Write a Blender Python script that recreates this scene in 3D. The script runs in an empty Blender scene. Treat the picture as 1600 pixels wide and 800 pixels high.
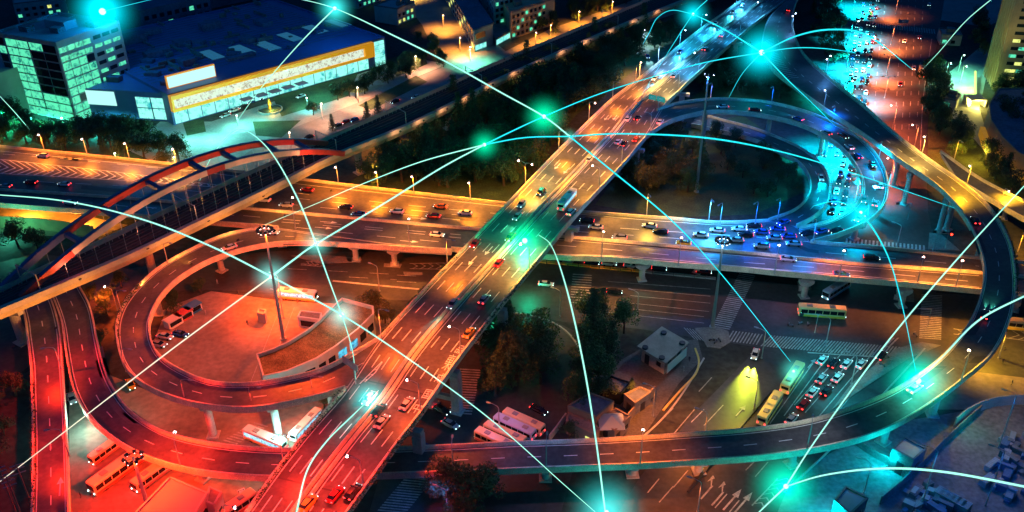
import bpy, math, random
from mathutils import Vector, Matrix
random.seed(7)
S = bpy.context.scene
C = S.collection
# ---------------------------------------------------------------- camera, world, exposure
CAM_H = 145.0; FPX = 1405.0
R3 = Matrix.Rotation(math.pi/2-math.radians(30.56), 3, 'X') @ Matrix.Rotation(math.radians(-0.72), 3, 'Z')
cd = bpy.data.cameras.new('camera'); cam = bpy.data.objects.new('camera', cd); C.objects.link(cam)
cam.location = (0, 0, CAM_H); cam.rotation_euler = R3.to_euler()
cd.sensor_width = 36; cd.lens = 36*FPX/1600; cd.clip_start = 1; cd.clip_end = 6000
S.camera = cam
wd = bpy.data.worlds.new('World'); S.world = wd; wd.use_nodes = True
nt = wd.node_tree; nt.nodes.clear()
bg = nt.nodes.new('ShaderNodeBackground'); wo = nt.nodes.new('ShaderNodeOutputWorld')
bg.inputs[0].default_value = (0.01, 0.24, 1.0, 1); bg.inputs[1].default_value = 0.12
nt.links.new(bg.outputs[0], wo.inputs[0])
S.view_settings.view_transform = 'Standard'; S.view_settings.look = 'None'
S.view_settings.exposure = 0.25; S.view_settings.gamma = 1
LP = 1.0   # master factor on every lamp

def W(x, y, z=0.0):
    """the point of the place, at height z, that the photograph shows at (x, y) of 1600x800"""
    d = R3 @ Vector(((x-800)/FPX, -(y-400)/FPX, -1)); t = (z-CAM_H)/d.z
    return Vector((0, 0, CAM_H)) + d*t

# ---------------------------------------------------------------- materials
MT = {}
def mat(name, col, rough=0.7, var=0.0, scale=0.3, metal=0.0, emit=None, es=1.0, bump=0.0, var2=0.0, spec=0.5):
    if name in MT: return MT[name]
    m = bpy.data.materials.new(name); m.use_nodes = True; t = m.node_tree; b = t.nodes['Principled BSDF']
    b.inputs['Base Color'].default_value = (*col, 1); b.inputs['Roughness'].default_value = rough
    b.inputs['Metallic'].default_value = metal; b.inputs['Specular IOR Level'].default_value = spec
    if emit:
        b.inputs['Emission Color'].default_value = (*emit, 1); b.inputs['Emission Strength'].default_value = es
    if var or bump:
        tc = t.nodes.new('ShaderNodeTexCoord')
        n = t.nodes.new('ShaderNodeTexNoise'); n.inputs['Scale'].default_value = scale; n.inputs['Detail'].default_value = 6
        n.inputs['Roughness'].default_value = .65
        t.links.new(tc.outputs['Object'], n.inputs['Vector'])
        r = t.nodes.new('ShaderNodeMapRange'); r.inputs[1].default_value = .3; r.inputs[2].default_value = .7
        r.inputs[3].default_value = 1-var; r.inputs[4].default_value = 1+var
        t.links.new(n.outputs[0], r.inputs[0]); fac = r.outputs[0]
        if var2:
            n2 = t.nodes.new('ShaderNodeTexNoise'); n2.inputs['Scale'].default_value = scale*11; n2.inputs['Detail'].default_value = 4
            t.links.new(tc.outputs['Object'], n2.inputs['Vector'])
            r2 = t.nodes.new('ShaderNodeMapRange'); r2.inputs[1].default_value = .35; r2.inputs[2].default_value = .65
            r2.inputs[3].default_value = 1-var2; r2.inputs[4].default_value = 1+var2
            t.links.new(n2.outputs[0], r2.inputs[0])
            mm = t.nodes.new('ShaderNodeMath'); mm.operation = 'MULTIPLY'
            t.links.new(fac, mm.inputs[0]); t.links.new(r2.outputs[0], mm.inputs[1]); fac = mm.outputs[0]
        v = t.nodes.new('ShaderNodeVectorMath'); v.operation = 'SCALE'; v.inputs[0].default_value = col
        t.links.new(fac, v.inputs['Scale']); t.links.new(v.outputs[0], b.inputs['Base Color'])
        if bump:
            bp = t.nodes.new('ShaderNodeBump'); bp.inputs['Strength'].default_value = bump; bp.inputs['Distance'].default_value = .1
            t.links.new(n.outputs[0], bp.inputs['Height']); t.links.new(bp.outputs[0], b.inputs['Normal'])
    MT[name] = m; return m
def emis(name, col, s):
    if name in MT: return MT[name]
    m = bpy.data.materials.new(name); m.use_nodes = True; t = m.node_tree; t.nodes.clear()
    e = t.nodes.new('ShaderNodeEmission'); e.inputs[0].default_value = (*col, 1); e.inputs[1].default_value = s
    o = t.nodes.new('ShaderNodeOutputMaterial'); t.links.new(e.outputs[0], o.inputs[0]); MT[name] = m; return m
def interior(name, a, b, s, scale=.5):
    """a lit window: pale and darker patches of the room behind"""
    if name in MT: return MT[name]
    m = bpy.data.materials.new(name); m.use_nodes = True; t = m.node_tree; p = t.nodes['Principled BSDF']
    p.inputs['Base Color'].default_value = (.05, .06, .06, 1); p.inputs['Roughness'].default_value = .15
    tc = t.nodes.new('ShaderNodeTexCoord'); v = t.nodes.new('ShaderNodeTexVoronoi'); v.inputs['Scale'].default_value = scale
    v.distance = 'CHEBYCHEV'
    t.links.new(tc.outputs['Object'], v.inputs['Vector'])
    n = t.nodes.new('ShaderNodeTexNoise'); n.inputs['Scale'].default_value = scale*1.6; n.inputs['Detail'].default_value = 5
    t.links.new(tc.outputs['Object'], n.inputs['Vector'])
    sp = t.nodes.new('ShaderNodeSeparateColor'); t.links.new(v.outputs['Color'], sp.inputs[0])
    ad = t.nodes.new('ShaderNodeMath'); ad.operation = 'MULTIPLY_ADD'; ad.inputs[1].default_value = .45
    t.links.new(sp.outputs[0], ad.inputs[0]); t.links.new(n.outputs[0], ad.inputs[2])
    cr = t.nodes.new('ShaderNodeValToRGB'); cr.color_ramp.elements[0].position = .38; cr.color_ramp.elements[0].color = (*b, 1)
    cr.color_ramp.elements[1].position = .72; cr.color_ramp.elements[1].color = (*a, 1)
    t.links.new(ad.outputs[0], cr.inputs[0]); t.links.new(cr.outputs[0], p.inputs['Emission Color'])
    p.inputs['Emission Strength'].default_value = s; MT[name] = m; return m

ASPH = mat('asphalt', (.085, .082, .08), .45, .45, .09, var2=.2)
ASPH2 = mat('worn_asphalt', (.042, .042, .043), .6, .4, .07, var2=.2)
GROUND = mat('ground_soil', (.034, .038, .036), .9, .5, .05, var2=.35)
LOT = mat('stained_concrete', (.25, .2, .155), .7, .4, .06, var2=.16)
CONC = mat('concrete', (.42, .40, .37), .75, .22, .25, var2=.12)
PARA = mat('pale_parapet', (.66, .58, .42), .7, .25, .35, var2=.2)
CONCD = mat('dirty_concrete', (.2, .19, .18), .8, .3, .2, var2=.2)
PAINT = mat('road_paint', (.8, .8, .76), .6, .2, .8)
GPAINT = mat('worn_road_paint', (.36, .36, .34), .7, .45, .5, var2=.3)
YPAINT = mat('yellow_paint', (.7, .5, .1), .6, .2, .8)
STEEL = mat('galvanised_steel', (.4, .41, .41), .5, .1, 1, metal=.2)
DARK = mat('dark_metal', (.03, .03, .035), .5)
RUBBER = mat('rubber', (.02, .02, .02), .8)
GLASS = mat('car_glass', (.012, .015, .02), .08)
LEAF = mat('leaves', (.055, .12, .045), .75, .5, .4)
LEAF2 = mat('dark_leaves', (.04, .095, .045), .75, .5, .4)
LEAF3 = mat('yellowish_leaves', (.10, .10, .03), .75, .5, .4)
BARK = mat('bark', (.08, .06, .045), .9, .3, 1)
GRASS = mat('grass', (.045, .075, .025), .9, .5, .15, var2=.3)
BALLAST = mat('ballast', (.06, .055, .055), .95, .4, .6, var2=.3)
RAIL = mat('rail', (.12,.11,.11), .6, metal=.3)
WHITE = mat('white_paint', (.75, .75, .73), .5, .1, .3)
HEADL = emis('headlight', (.6, 1, 1), 7)
TAILL = emis('taillight', (1, .03, .03), 8)

# ---------------------------------------------------------------- mesh helpers
class MB:
    def __init__(s): s.v = []; s.f = []
    def add(s, vs, fs):
        k = len(s.v); s.v += [tuple(q) for q in vs]; s.f += [tuple(i+k for i in f) for f in fs]; return s
    def box(s, x0, x1, y0, y1, z0, z1, M=None):
        vs = [Vector((x, y, z)) for z in (z0, z1) for y in (y0, y1) for x in (x0, x1)]
        if M is not None: vs = [M @ q for q in vs]
        return s.add(vs, [(0,2,3,1),(4,5,7,6),(0,1,5,4),(2,6,7,3),(0,4,6,2),(1,3,7,5)])
    def prism(s, poly, z0, z1):
        n = len(poly); vs = [(p[0], p[1], z0) for p in poly]+[(p[0], p[1], z1) for p in poly]
        a = sum(poly[i][0]*poly[(i+1) % n][1]-poly[(i+1) % n][0]*poly[i][1] for i in range(n))
        fs = [tuple(range(n, 2*n)), tuple(range(n-1, -1, -1))]+[(i, (i+1) % n, n+(i+1) % n, n+i) for i in range(n)]
        if a < 0: fs = [tuple(reversed(f)) for f in fs]
        return s.add(vs, fs)
    def sheet(s, poly, z):
        n = len(poly); a = sum(poly[i][0]*poly[(i+1) % n][1]-poly[(i+1) % n][0]*poly[i][1] for i in range(n))
        f = tuple(range(n)) if a > 0 else tuple(range(n-1, -1, -1))
        return s.add([(p[0], p[1], z) for p in poly], [f])
    def tube(s, pts, r, n=8, cap=True):
        pts = [Vector(p) for p in pts]; rs = r if isinstance(r, (list, tuple)) else [r]*len(pts)
        k = len(s.v); vs = []; fs = []; up = Vector((0, 0, 1))
        for i, p in enumerate(pts):
            t = (pts[min(i+1, len(pts)-1)]-pts[max(i-1, 0)]).normalized()
            a = t.cross(up if abs(t.z) < .95 else Vector((1, 0, 0))).normalized(); b = t.cross(a)
            for j in range(n):
                w = 2*math.pi*j/n; vs.append(p+(a*math.cos(w)+b*math.sin(w))*rs[i])
        for i in range(len(pts)-1):
            for j in range(n):
                fs.append((i*n+j, i*n+(j+1) % n, (i+1)*n+(j+1) % n, (i+1)*n+j))
        if cap: fs += [tuple(range(n-1, -1, -1)), tuple((len(pts)-1)*n+j for j in range(n))]
        return s.add(vs, fs)
    def ball(s, c, r, seg=10, rings=6, sz=1.0):
        c = Vector(c); vs = [c+Vector((0, 0, r*sz))]
        for i in range(1, rings):
            a = math.pi*i/rings
            for j in range(seg):
                b = 2*math.pi*j/seg; vs.append(c+Vector((r*math.sin(a)*math.cos(b), r*math.sin(a)*math.sin(b), r*sz*math.cos(a))))
        vs.append(c-Vector((0, 0, r*sz))); L = len(vs)-1; fs = []
        for j in range(seg):
            fs.append((0, 1+j, 1+(j+1) % seg)); q = 1+(rings-2)*seg; fs.append((L, q+(j+1) % seg, q+j))
        for i in range(rings-2):
            for j in range(seg):
                q = 1+i*seg; fs.append((q+j, q+seg+j, q+seg+(j+1) % seg, q+(j+1) % seg))
        return s.add(vs, fs)
    def loft(s, secs, cap=True):
        """closed sections with equal vertex counts"""
        n = len(secs[0]); vs = [q for sec in secs for q in sec]; fs = []
        for i in range(len(secs)-1):
            for j in range(n): fs.append((i*n+j, i*n+(j+1) % n, (i+1)*n+(j+1) % n, (i+1)*n+j))
        if cap: fs += [tuple(range(n-1, -1, -1)), tuple((len(secs)-1)*n+j for j in range(n))]
        return s.add(vs, fs)
    def build(s, name, m, parent=None, org=(0, 0, 0), smooth=False, bevel=0):
        me = bpy.data.meshes.new(name); o = Vector(org)
        me.from_pydata([tuple(Vector(q)-o) for q in s.v], [], s.f)
        me.materials.append(m)
        if smooth:
            for p in me.polygons: p.use_smooth = True
        ob = bpy.data.objects.new(name, me); C.objects.link(ob)
        if parent is not None: ob.parent = parent
        else: ob.location = o
        if bevel:
            bv = ob.modifiers.new('bevel', 'BEVEL'); bv.width = bevel; bv.segments = 2
        return ob
def tag(o, label=None, cat=None, group=None, kind=None):
    if label: o['label'] = label
    if cat: o['category'] = cat
    if group: o['group'] = group
    if kind: o['kind'] = kind
    return o
def thing(name, label, cat, loc=(0, 0, 0), rz=0.0, group=None):
    o = bpy.data.objects.new(name, None); C.objects.link(o); o.location = loc; o.rotation_euler = (0, 0, rz)
    o.empty_display_size = .5
    return tag(o, label, cat, group)
KIDS = {}
def copy_thing(o, loc, rz, label=None, sc=None):
    r = o.copy(); C.objects.link(r); r.location = loc; r.rotation_euler = (0, 0, rz)
    if sc is not None: r.scale = (sc, sc, sc)
    if label: r['label'] = label
    if o not in KIDS:
        KIDS[o] = [(c, list(c.children)) for c in o.children]
    for ch, gs in KIDS[o]:
        c = ch.copy(); C.objects.link(c); c.parent = r
        for g in gs:
            d = g.copy(); C.objects.link(d); d.parent = c
    return r
def heading(px, py, dx, dy, z):
    v = W(px+dx, py+dy, z)-W(px, py, z); return math.atan2(v.y, v.x)

# zone colours of the lamps: invented tints that give each district its colour wash
ZONES = [(60,650,(1,.04,.02)),(300,500,(1,.15,.045)),(250,700,(1,.04,.02)),(100,260,(1,.30,.10)),(350,560,(1,.07,.02)),(420,340,(1,.20,.05)),
 (640,310,(1,.34,.05)),(860,270,(1,.40,.05)),(960,180,(1,.32,.1)),(520,700,(1,.05,.05)),(640,590,(1,.17,.07)),(720,470,(1,.3,.09)),
 (1100,60,(.05,.55,1)),(1250,250,(0,.3,1)),(1350,290,(0,.4,1)),(1400,150,(1,.15,.05)),(1500,290,(1,.55,.08)),(1570,100,(.5,.8,.15)),
 (700,120,(1,.42,.2)),(450,120,(.1,.9,.8)),(100,120,(.1,.95,.7)),(1050,600,(1,.28,.05)),(850,700,(.01,.12,.5)),(640,690,(.8,.06,.06)),(700,640,(.6,.1,.06)),(1450,720,(.02,.25,1)),
 (1300,590,(.1,.8,.6)),(1420,420,(1,.30,.06)),(1560,430,(1,.45,.06)),(1100,390,(.9,.4,.3)),(1250,400,(.5,.4,.5)),(1080,345,(.1,.6,.9)),(1000,370,(.9,.45,.15)),
 (900,520,(.1,.4,.35)),(1480,60,(1,.5,.15)),(1500,560,(.9,.55,.1)),(1240,130,(.1,.45,1)),(1060,740,(1,.25,.05)),(900,20,(1,.42,.15))]
def zone(px, py):
    sw = 0; c = [0, 0, 0]
    for x, y, q in ZONES:
        w = 1/((px-x)**2+(1.4*(py-y))**2+150)**2; sw += w
        for i in range(3): c[i] += q[i]*w
    c = [v/sw for v in c]; m = max(c); c = [(v/m)**1.3 for v in c]; c[2] *= .25 if c[0] > .9 else 1; return tuple(c)
def light(kind, loc, col, power, parent=None, size=.5, name='lamp_light', spot=None, rot=None, wide=False):
    l = bpy.data.lights.new(name, kind); l.color = col; l.energy = power*LP
    l.shadow_soft_size = size
    if wide:      # street lanterns throw more light sideways than straight down
        l.use_nodes = True; t = l.node_tree; e = t.nodes['Emission']; tc = t.nodes.new('ShaderNodeTexCoord'); sp = t.nodes.new('ShaderNodeSeparateXYZ'); t.links.new(tc.outputs['Normal'], sp.inputs[0])
        ab = t.nodes.new('ShaderNodeMath'); ab.operation = 'ABSOLUTE'; t.links.new(sp.outputs[2], ab.inputs[0])
        mx = t.nodes.new('ShaderNodeMath'); mx.operation = 'MAXIMUM'; mx.inputs[1].default_value = .36; t.links.new(ab.outputs[0], mx.inputs[0])
        pw = t.nodes.new('ShaderNodeMath'); pw.operation = 'POWER'; pw.inputs[1].default_value = -2.3; t.links.new(mx.outputs[0], pw.inputs[0]); t.links.new(pw.outputs[0], e.inputs['Strength'])
    if kind == 'SPOT': l.spot_size = math.radians(spot or 150); l.spot_blend = 1.0 if 'beam' in name else .6
    o = bpy.data.objects.new(name, l); C.objects.link(o); o.location = loc
    if rot: o.rotation_euler = rot
    if parent is not None: o.parent = parent
    return o
# ---------------------------------------------------------------- ribbons: roads swept along measured edges
def cr(p0, p1, p2, p3, t):
    return 0.5*((2*p1)+(p2-p0)*t+(2*p0-5*p1+4*p2-p3)*t*t+(3*p1-p0-3*p2+p3)*t**3)
def spline(pts, k=8):
    out = []; n = len(pts)
    for i in range(n-1):
        p0 = pts[i-1] if i else pts[0]*2-pts[1]; p3 = pts[i+2] if i+2 < n else pts[-1]*2-pts[-2]
        for j in range(k): out.append(cr(p0, pts[i], pts[i+1], p3, j/k))
    out.append(pts[-1].copy()); return out
class Path:
    """a curve in the place, read by arc length"""
    def __init__(s, pts, k=8):
        s.p = spline(pts, k) if len(pts) > 2 else pts; s.d = [0]
        for a, b in zip(s.p, s.p[1:]): s.d.append(s.d[-1]+(b-a).length)
        s.len = s.d[-1]
    def at(s, d):
        d = max(0, min(s.len, d)); lo, hi = 0, len(s.d)-1
        while hi-lo > 1:
            m = (lo+hi)//2
            if s.d[m] <= d: lo = m
            else: hi = m
        t = (d-s.d[lo])/max(1e-9, s.d[hi]-s.d[lo]); return s.p[lo].lerp(s.p[hi], t)
    def tan(s, d):
        v = s.at(d+.6)-s.at(d-.6); v.z = 0; return v.normalized()
class Ribbon:
    def __init__(s, L, R, z):
        if not isinstance(z, (list, tuple)): z = [z]*len(L)
        s.Lp = spline([W(*p, h) for p, h in zip(L, z)]); s.Rp = spline([W(*p, h) for p, h in zip(R, z)])
        s.d = [0]
        for i in range(1, len(s.Lp)): s.d.append(s.d[-1]+((s.Lp[i]+s.Rp[i])/2-(s.Lp[i-1]+s.Rp[i-1])/2).length)
        s.len = s.d[-1]
    def lr(s, d):
        d = max(0, min(s.len, d)); lo, hi = 0, len(s.d)-1
        while hi-lo > 1:
            m = (lo+hi)//2
            if s.d[m] <= d: lo = m
            else: hi = m
        t = (d-s.d[lo])/max(1e-9, s.d[hi]-s.d[lo]); return s.Lp[lo].lerp(s.Lp[hi], t), s.Rp[lo].lerp(s.Rp[hi], t)
    def at(s, d, u): a, b = s.lr(d); return a.lerp(b, u)
    def tan(s, d, u=.5):
        v = s.at(d+1, u)-s.at(d-1, u); v.z = 0; return v.normalized()
    def steps(s, st=2.5, a=0, b=None):
        b = s.len if b is None else b; n = max(1, int((b-a)/st)); return [a+(b-a)*i/n for i in range(n+1)]
def sweep(mb, rows):
    n = len(rows[0]); vs = [q for r in rows for q in r]; fs = []
    for i in range(len(rows)-1):
        for j in range(n-1): fs.append((i*n+j, i*n+j+1, (i+1)*n+j+1, (i+1)*n+j))
    return mb.add(vs, fs)
Z = lambda h: Vector((0, 0, h))
def deck_parts(root, org, rb, th=1.6, asph=ASPH, conc=CONC, a=0, b=None, shrink=.05):
    d = MB(); sec = []
    for s in rb.steps(2.5, a, b):
        L, R = rb.lr(s); n = (R-L).normalized(); L = L+n*shrink; R = R-n*shrink; w = (R-L).length
        q = min(1.6, w*.25)
        sec.append([L-Z(.02), L-Z(.75), L+n*q-Z(th), R-n*q-Z(th), R-Z(.75), R-Z(.02)])
    d.loft(sec); d.build('deck', conc, root, org)
    r = MB(); sweep(r, [[R_-n_*.3+Z(.012), L_+n_*.3+Z(.012)] for L_, R_, n_ in
        [(lambda lr: (lr[0], lr[1], (lr[1]-lr[0]).normalized()))(rb.lr(s)) for s in rb.steps(2.5, a, b)]])
    r.build('road_surface', asph, root, org)
def wall_path(name, root, org, pxs, zs, h=1.0, t=.42, side=1, m=None, down=.8, label=None):
    """a parapet or kerb along a measured pixel line; side: +1 thickens to the right of travel"""
    if not isinstance(zs, (list, tuple)): zs = [zs]*len(pxs)
    p = Path([W(*q, z) for q, z in zip(pxs, zs)]); n = max(2, int(p.len/2.5)); mb = MB(); sec = []
    for i in range(n+1):
        s = p.len*i/n; c = p.at(s); tn = p.tan(s); nr = Vector((tn.y, -tn.x, 0))*side
        sec.append([c-nr*.03-Z(down), c-nr*.03+Z(h), c+nr*t*.75+Z(h), c+nr*t+Z(.25), c+nr*t-Z(down*.5)])
    mb.loft(sec); o = mb.build(name, m or PARA, root, org)
    if label: o['label'] = label
    return p
def dashes(mb, rb, u, dash=4.0, gap=6.0, w=.22, a=0, b=None, z=.03, u2=None):
    b = rb.len if b is None else b; s = a
    while s < b-1:
        e = min(b, s+dash); k = max(1, int((e-s)/3)); rows = []
        for i in range(k+1):
            q = s+(e-s)*i/k; uu = u if u2 is None else u+(u2-u)*(q-a)/(b-a); c = rb.at(q, uu); L, R = rb.lr(q); n = (R-L).normalized()
            rows.append([c+n*w/2+Z(z), c-n*w/2+Z(z)])
        sweep(mb, rows); s = e+gap
    return mb
def line(mb, rb, u, w=.2, a=0, b=None, z=.03, off=0, u2=None):
    b = rb.len if b is None else b; rows = []
    for q in rb.steps(3, a, b):
        L, R = rb.lr(q); n = (R-L).normalized(); uu = u if u2 is None else u+(u2-u)*(q-a)/max(1e-6, b-a)
        c = L.lerp(R, uu)+n*off; rows.append([c+n*w/2+Z(z), c-n*w/2+Z(z)])
    return sweep(mb, rows)
def pxline(mb, pts, z, w=.25, zz=.03, dash=None, gap=0, k=8):
    p = Path([W(*q, z) for q in pts], k); s = 0
    while s < p.len-.3:
        e = min(p.len, s+(dash or p.len)); n = max(1, int((e-s)/3)); rows = []
        for i in range(n+1):
            q = s+(e-s)*i/n; c = p.at(q); t = p.tan(q); nr = Vector((t.y, -t.x, 0)); rows.append([c+nr*w/2+Z(zz), c-nr*w/2+Z(zz)])
        sweep(mb, rows); s = e+gap
    return mb
def arrow(mb, c, ang, L=5.0, kind='s', z=.035, w=.28):
    ca, sa = math.cos(ang), math.sin(ang)
    def T(x, y): return (c.x+x*ca-y*sa, c.y+x*sa+y*ca)
    h = L*.36
    def poly(ps): mb.sheet([T(*q) for q in ps], c.z+z)
    poly([(0, -w/2), (L-h, -w/2), (L-h, w/2), (0, w/2)])
    if kind in 's': poly([(L-h, -.75), (L, 0), (L-h, .75)])
    if kind == 'l':
        poly([(L-h, w/2), (L-h*.4, .9), (L-h*.4-.5, 1.1), (L-h-.4, w/2)]); poly([(L-h*.9, 1.5), (L+.1, 1.5), (L-h*.2, .7)])
def pier(root, org, c, ztop, ang, cap_w=6.0, col_r=.8, cols=1, gap=4.0, m=None, zb=0.0, capz=1.3):
    mb = MB(); M = Matrix.Translation((c.x, c.y, 0)) @ Matrix.Rotation(ang, 4, 'Z')
    z1 = ztop; z0 = z1-capz
    if cols == 1:
        secs = [[M @ Vector((x*sc, y, z)) for x, y in ((-1, -.8), (1, -.8), (1, .8), (-1, .8))] for z, sc in ((z0-.8, col_r*1.1), (z0, cap_w/2), (z1, cap_w/2))]
        mb.loft(secs); mb.tube([M @ Vector((0, 0, zb)), M @ Vector((0, 0, z0-.7))], col_r, 14)
    else:
        mb.box(-cap_w/2, cap_w/2, -.9, .9, z0, z1, M)
        for i in range(cols):
            x = (i-(cols-1)/2)*gap; mb.box(x-col_r, x+col_r, -col_r, col_r, zb, z0-.003, M)
        mb.box(-(cols-1)*gap/2+col_r+.003, (cols-1)*gap/2-col_r-.003, -.6, .6, zb+3.2, zb+4.4, M)
    for x in [0] if cols == 1 else [(i-(cols-1)/2)*gap for i in range(cols)]:
        mb.box(x-col_r*1.5, x+col_r*1.5, -col_r*1.5, col_r*1.5, zb-.1, zb+.35, M)
    return mb.build('pier', m or CONC, root, org)
def viaduct(name, label, rb):
    org = rb.at(rb.len/2, .5); org.z = 0; return thing(name, label, 'viaduct', org), org

def ordinal(i): return ['first','second','third','fourth','fifth','sixth','seventh','eighth','ninth','tenth','eleventh','twelfth','thirteenth','fourteenth','fifteenth','sixteenth','seventeenth','eighteenth','nineteenth','twentieth'][i] if i < 20 else '%dth' % (i+1) if i % 10 > 2 or 10 < i % 100 < 14 else '%d%s' % (i+1, ['st','nd','rd'][i % 10])
# ================================================================ the setting: ground and roads
def ground_poly(name, pxs, z, m, kind='structure'):
    mb = MB(); mb.sheet([W(*p, 0)[:2] for p in pxs], z); return tag(mb.build(name, m), kind=kind)
g = MB(); NX = 40
g.sheet([(-1500, -300), (1500, -300), (1500, 2600), (-1500, 2600)], 0); tag(g.build('ground', GROUND), kind='structure')
ground_poly('street', [(-40,420),(60,395),(200,420),(330,400),(440,392),(700,396),(850,403),(1100,430),(1250,446),(1530,462),(1680,475),(1680,600),(1400,566),(1180,542),(1000,514),(880,503),(700,472),(600,468),(430,458),(300,452),(190,470),(60,560),(-40,640)], .02, ASPH2)
ground_poly('avenue', [(1322,-40),(1318,100),(1300,230),(1285,330),(1275,420),(1240,490),(1180,548),(1090,640),(1000,745),(930,860),(1140,860),(1230,760),(1310,690),(1400,590),(1445,520),(1470,430),(1450,330),(1446,230),(1459,100),(1482,-40)], .026, ASPH2)
ground_poly('bus_yard', [(232,552),(262,480),(330,455),(440,470),(600,478),(640,560),(560,640),(400,660),(290,640)], .03, LOT)
ground_poly('parking_lot', [(108,560),(230,610),(330,640),(470,640),(545,640),(480,700),(390,860),(95,860),(108,700)], .022, LOT)
ground_poly('side_road', [(650,520),(760,470),(850,495),(905,520),(912,600),(905,700),(860,860),(560,860),(600,720)], .018, ASPH2)
ground_poly('sidewalk', [(905,600),(1010,540),(1090,530),(1098,560),(1060,600),(1000,690),(905,690)], .024, mat('dark_paving', (.1,.1,.095), .75, .35, .15, var2=.2))
ground_poly('plaza', [(200,235),(250,190),(330,190),(640,90),(700,100),(560,160),(480,215),(330,275),(262,262)], .015, mat('pale_paving', (.33,.33,.31), .7, .25, .1, var2=.12))
ground_poly('back_street', [(300,300),(420,215),(560,160),(690,105),(660,40),(600,-40),(690,-40),(730,30),(790,80),(860,45),(990,0),(1100,-30),(1120,0),(1000,40),(800,100),(700,135),(560,190),(440,262)], .02, mat('pale_street', (.22,.21,.2), .65, .3, .1, var2=.1))
ground_poly('yard', [(1240,740),(1330,690),(1400,660),(1640,620),(1760,860),(1190,860)], .021, mat('dusty_concrete', (.16,.16,.165), .85, .4, .08, var2=.25))
ground_poly('forecourt', [(1500,560),(1585,520),(1700,540),(1700,640),(1500,640),(1440,640)], .017, LOT)
ground_poly('driveway', [(1475,120),(1530,75),(1550,80),(1530,170),(1545,215),(1600,270),(1640,300),(1640,330),(1560,262),(1520,215),(1490,190)], .019, mat('pale_driveway', (.3,.3,.27), .7, .25, .1))
for pl, z in [([(540,290),(640,215),(800,130),(1000,50),(1070,50),(900,180),(790,318)], .012), ([(930,320),(1010,215),(1160,180),(1250,240),(1255,300),(1180,335),(1050,340)], .012),
              ([(1060,170),(1200,60),(1320,190),(1200,155)], .012), ([(1450,130),(1500,130),(1600,290),(1640,380),(1500,290),(1450,260)], .012), ([(-40,180),(200,200),(330,235),(300,260),(-40,225)], .012)]:
    ground_poly('lawn', pl, z, GRASS)
ground_poly('cross_street', [(1450,-10),(1460,30),(1540,42),(1640,0),(1640,-40),(1450,-40)], .023, mat('pale_street', (.22,.21,.2), .65))
for pl in [[(425,150),(560,112),(545,150),(440,182)],[(395,190),(470,188),(440,215),(400,212)],[(560,165),(650,118),(668,128),(580,172)],[(285,190),(318,186),(322,206),(292,212)],[(600,95),(660,75),(668,100),(620,120)]]: ground_poly('lawn', pl, .032, GRASS)
# painted markings on the ground
gm = MB()
def zebra(A, B, C_, n, frac=.5, z=.05, mb=None):
    """n bars between edge A-B, each running along A->C"""
    a, b, c = W(*A), W(*B), W(*C_)
    for i in range(n):
        p = a.lerp(b, i/n); q = a.lerp(b, (i+frac)/n); v = c-a
        (mb or gm).sheet([p[:2], q[:2], (q+v)[:2], (p+v)[:2]], z)
zebra((1205,524),(1414,543),(1188,541),44)
zebra((1395,528),(1408,528),(1380,543),2)
zebra((1155,427),(1112,512),(1180,431),30)
zebra((1440,460),(1436,530),(1472,462),26)
zebra((1322,372),(1448,384),(1320,388),21)
zebra((1364,35),(1462,46),(1364,42),26)
zebra((718,576),(700,648),(752,578),18); zebra((640,738),(588,800),(682,742),16); zebra((398,660),(345,690),(420,666),10)
zebra((895,428),(890,476),(925,430),12,.3); zebra((1145,517),(1195,523),(1135,533),10,.4); zebra((1068,512),(1090,516),(1085,530),5,.4)
for i, x in enumerate((1372,1385,1409,1420,1431,1443)):
    pxline(gm, [(x-(1397-x)*.0, -10), (x-5-(x<1395)*8, 100), (x-12-(x<1395)*10, 220)], 0, .22, .05, 6, 8)
pxline(gm, [(1456,60),(1443,150),(1438,235)], 0, .25, .05)
for a, b in [((1241,633),(1322,545)),((1258,645),(1345,545)),((1225,650),(1300,548)),((1276,655),(1365,550)),((1294,662),(1383,552)),((1203,662),(1270,568))]: pxline(gm, [a, b], 0, .25, .05)
pxline(gm, [(1262,551),(1405,560)], 0, .5, .05)
for a, b in [((985,452),(1110,463)),((985,462),(1110,474)),((970,472),(1108,487)),((950,440),(1110,452)),((930,486),(1100,505)),((960,480),(1100,495))]: pxline(gm, [a, b], 0, .22, .055)
for a, b in [((545,433),(620,437)),((620,430),(700,434)),((620,440),(700,444)),((450,420),(640,430)),((470,412),(530,416))]: pxline(gm, [a, b], 0, .22, .05, 6, 7)
for a, b in [((1010,680),(1052,638)),((1045,687),(1085,640)),((1100,665),(1130,633)),((1112,590),(1092,612)),((1080,660),(1100,640)),((1012,770),(1030,748)),((1030,785),(1052,760)),((1052,762),(1075,735)),((1165,735),(1180,720)),((1180,745),(1200,722)),((1117,794),(1136,772)),((1140,800),(1155,782))]: pxline(gm, [a, b], 0, .25, .05)
for a, b in [((375,640),(440,475)),((395,645),(460,480)),((300,475),(325,480)),((292,481),(318,487)),((284,490),(309,497))]: pxline(gm, [a, b], 0, .18, .05)
pxline(gm, [(520,439),(590,446),(655,452)], 0, .8, .052)
for x, y, k in [(1095,780,'l'),(1112,790,'l'),(1130,797,'s'),(1147,802,'s')]:
    arrow(gm, W(x, y), heading(x, y, 14, -16, 0), 8, k, .055, .4)
for x, y in [(1262,575),(1350,597),(1150,650)]: arrow(gm, W(x, y), heading(x, y, 10, -11, 0), 5, 's', .055)
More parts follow.
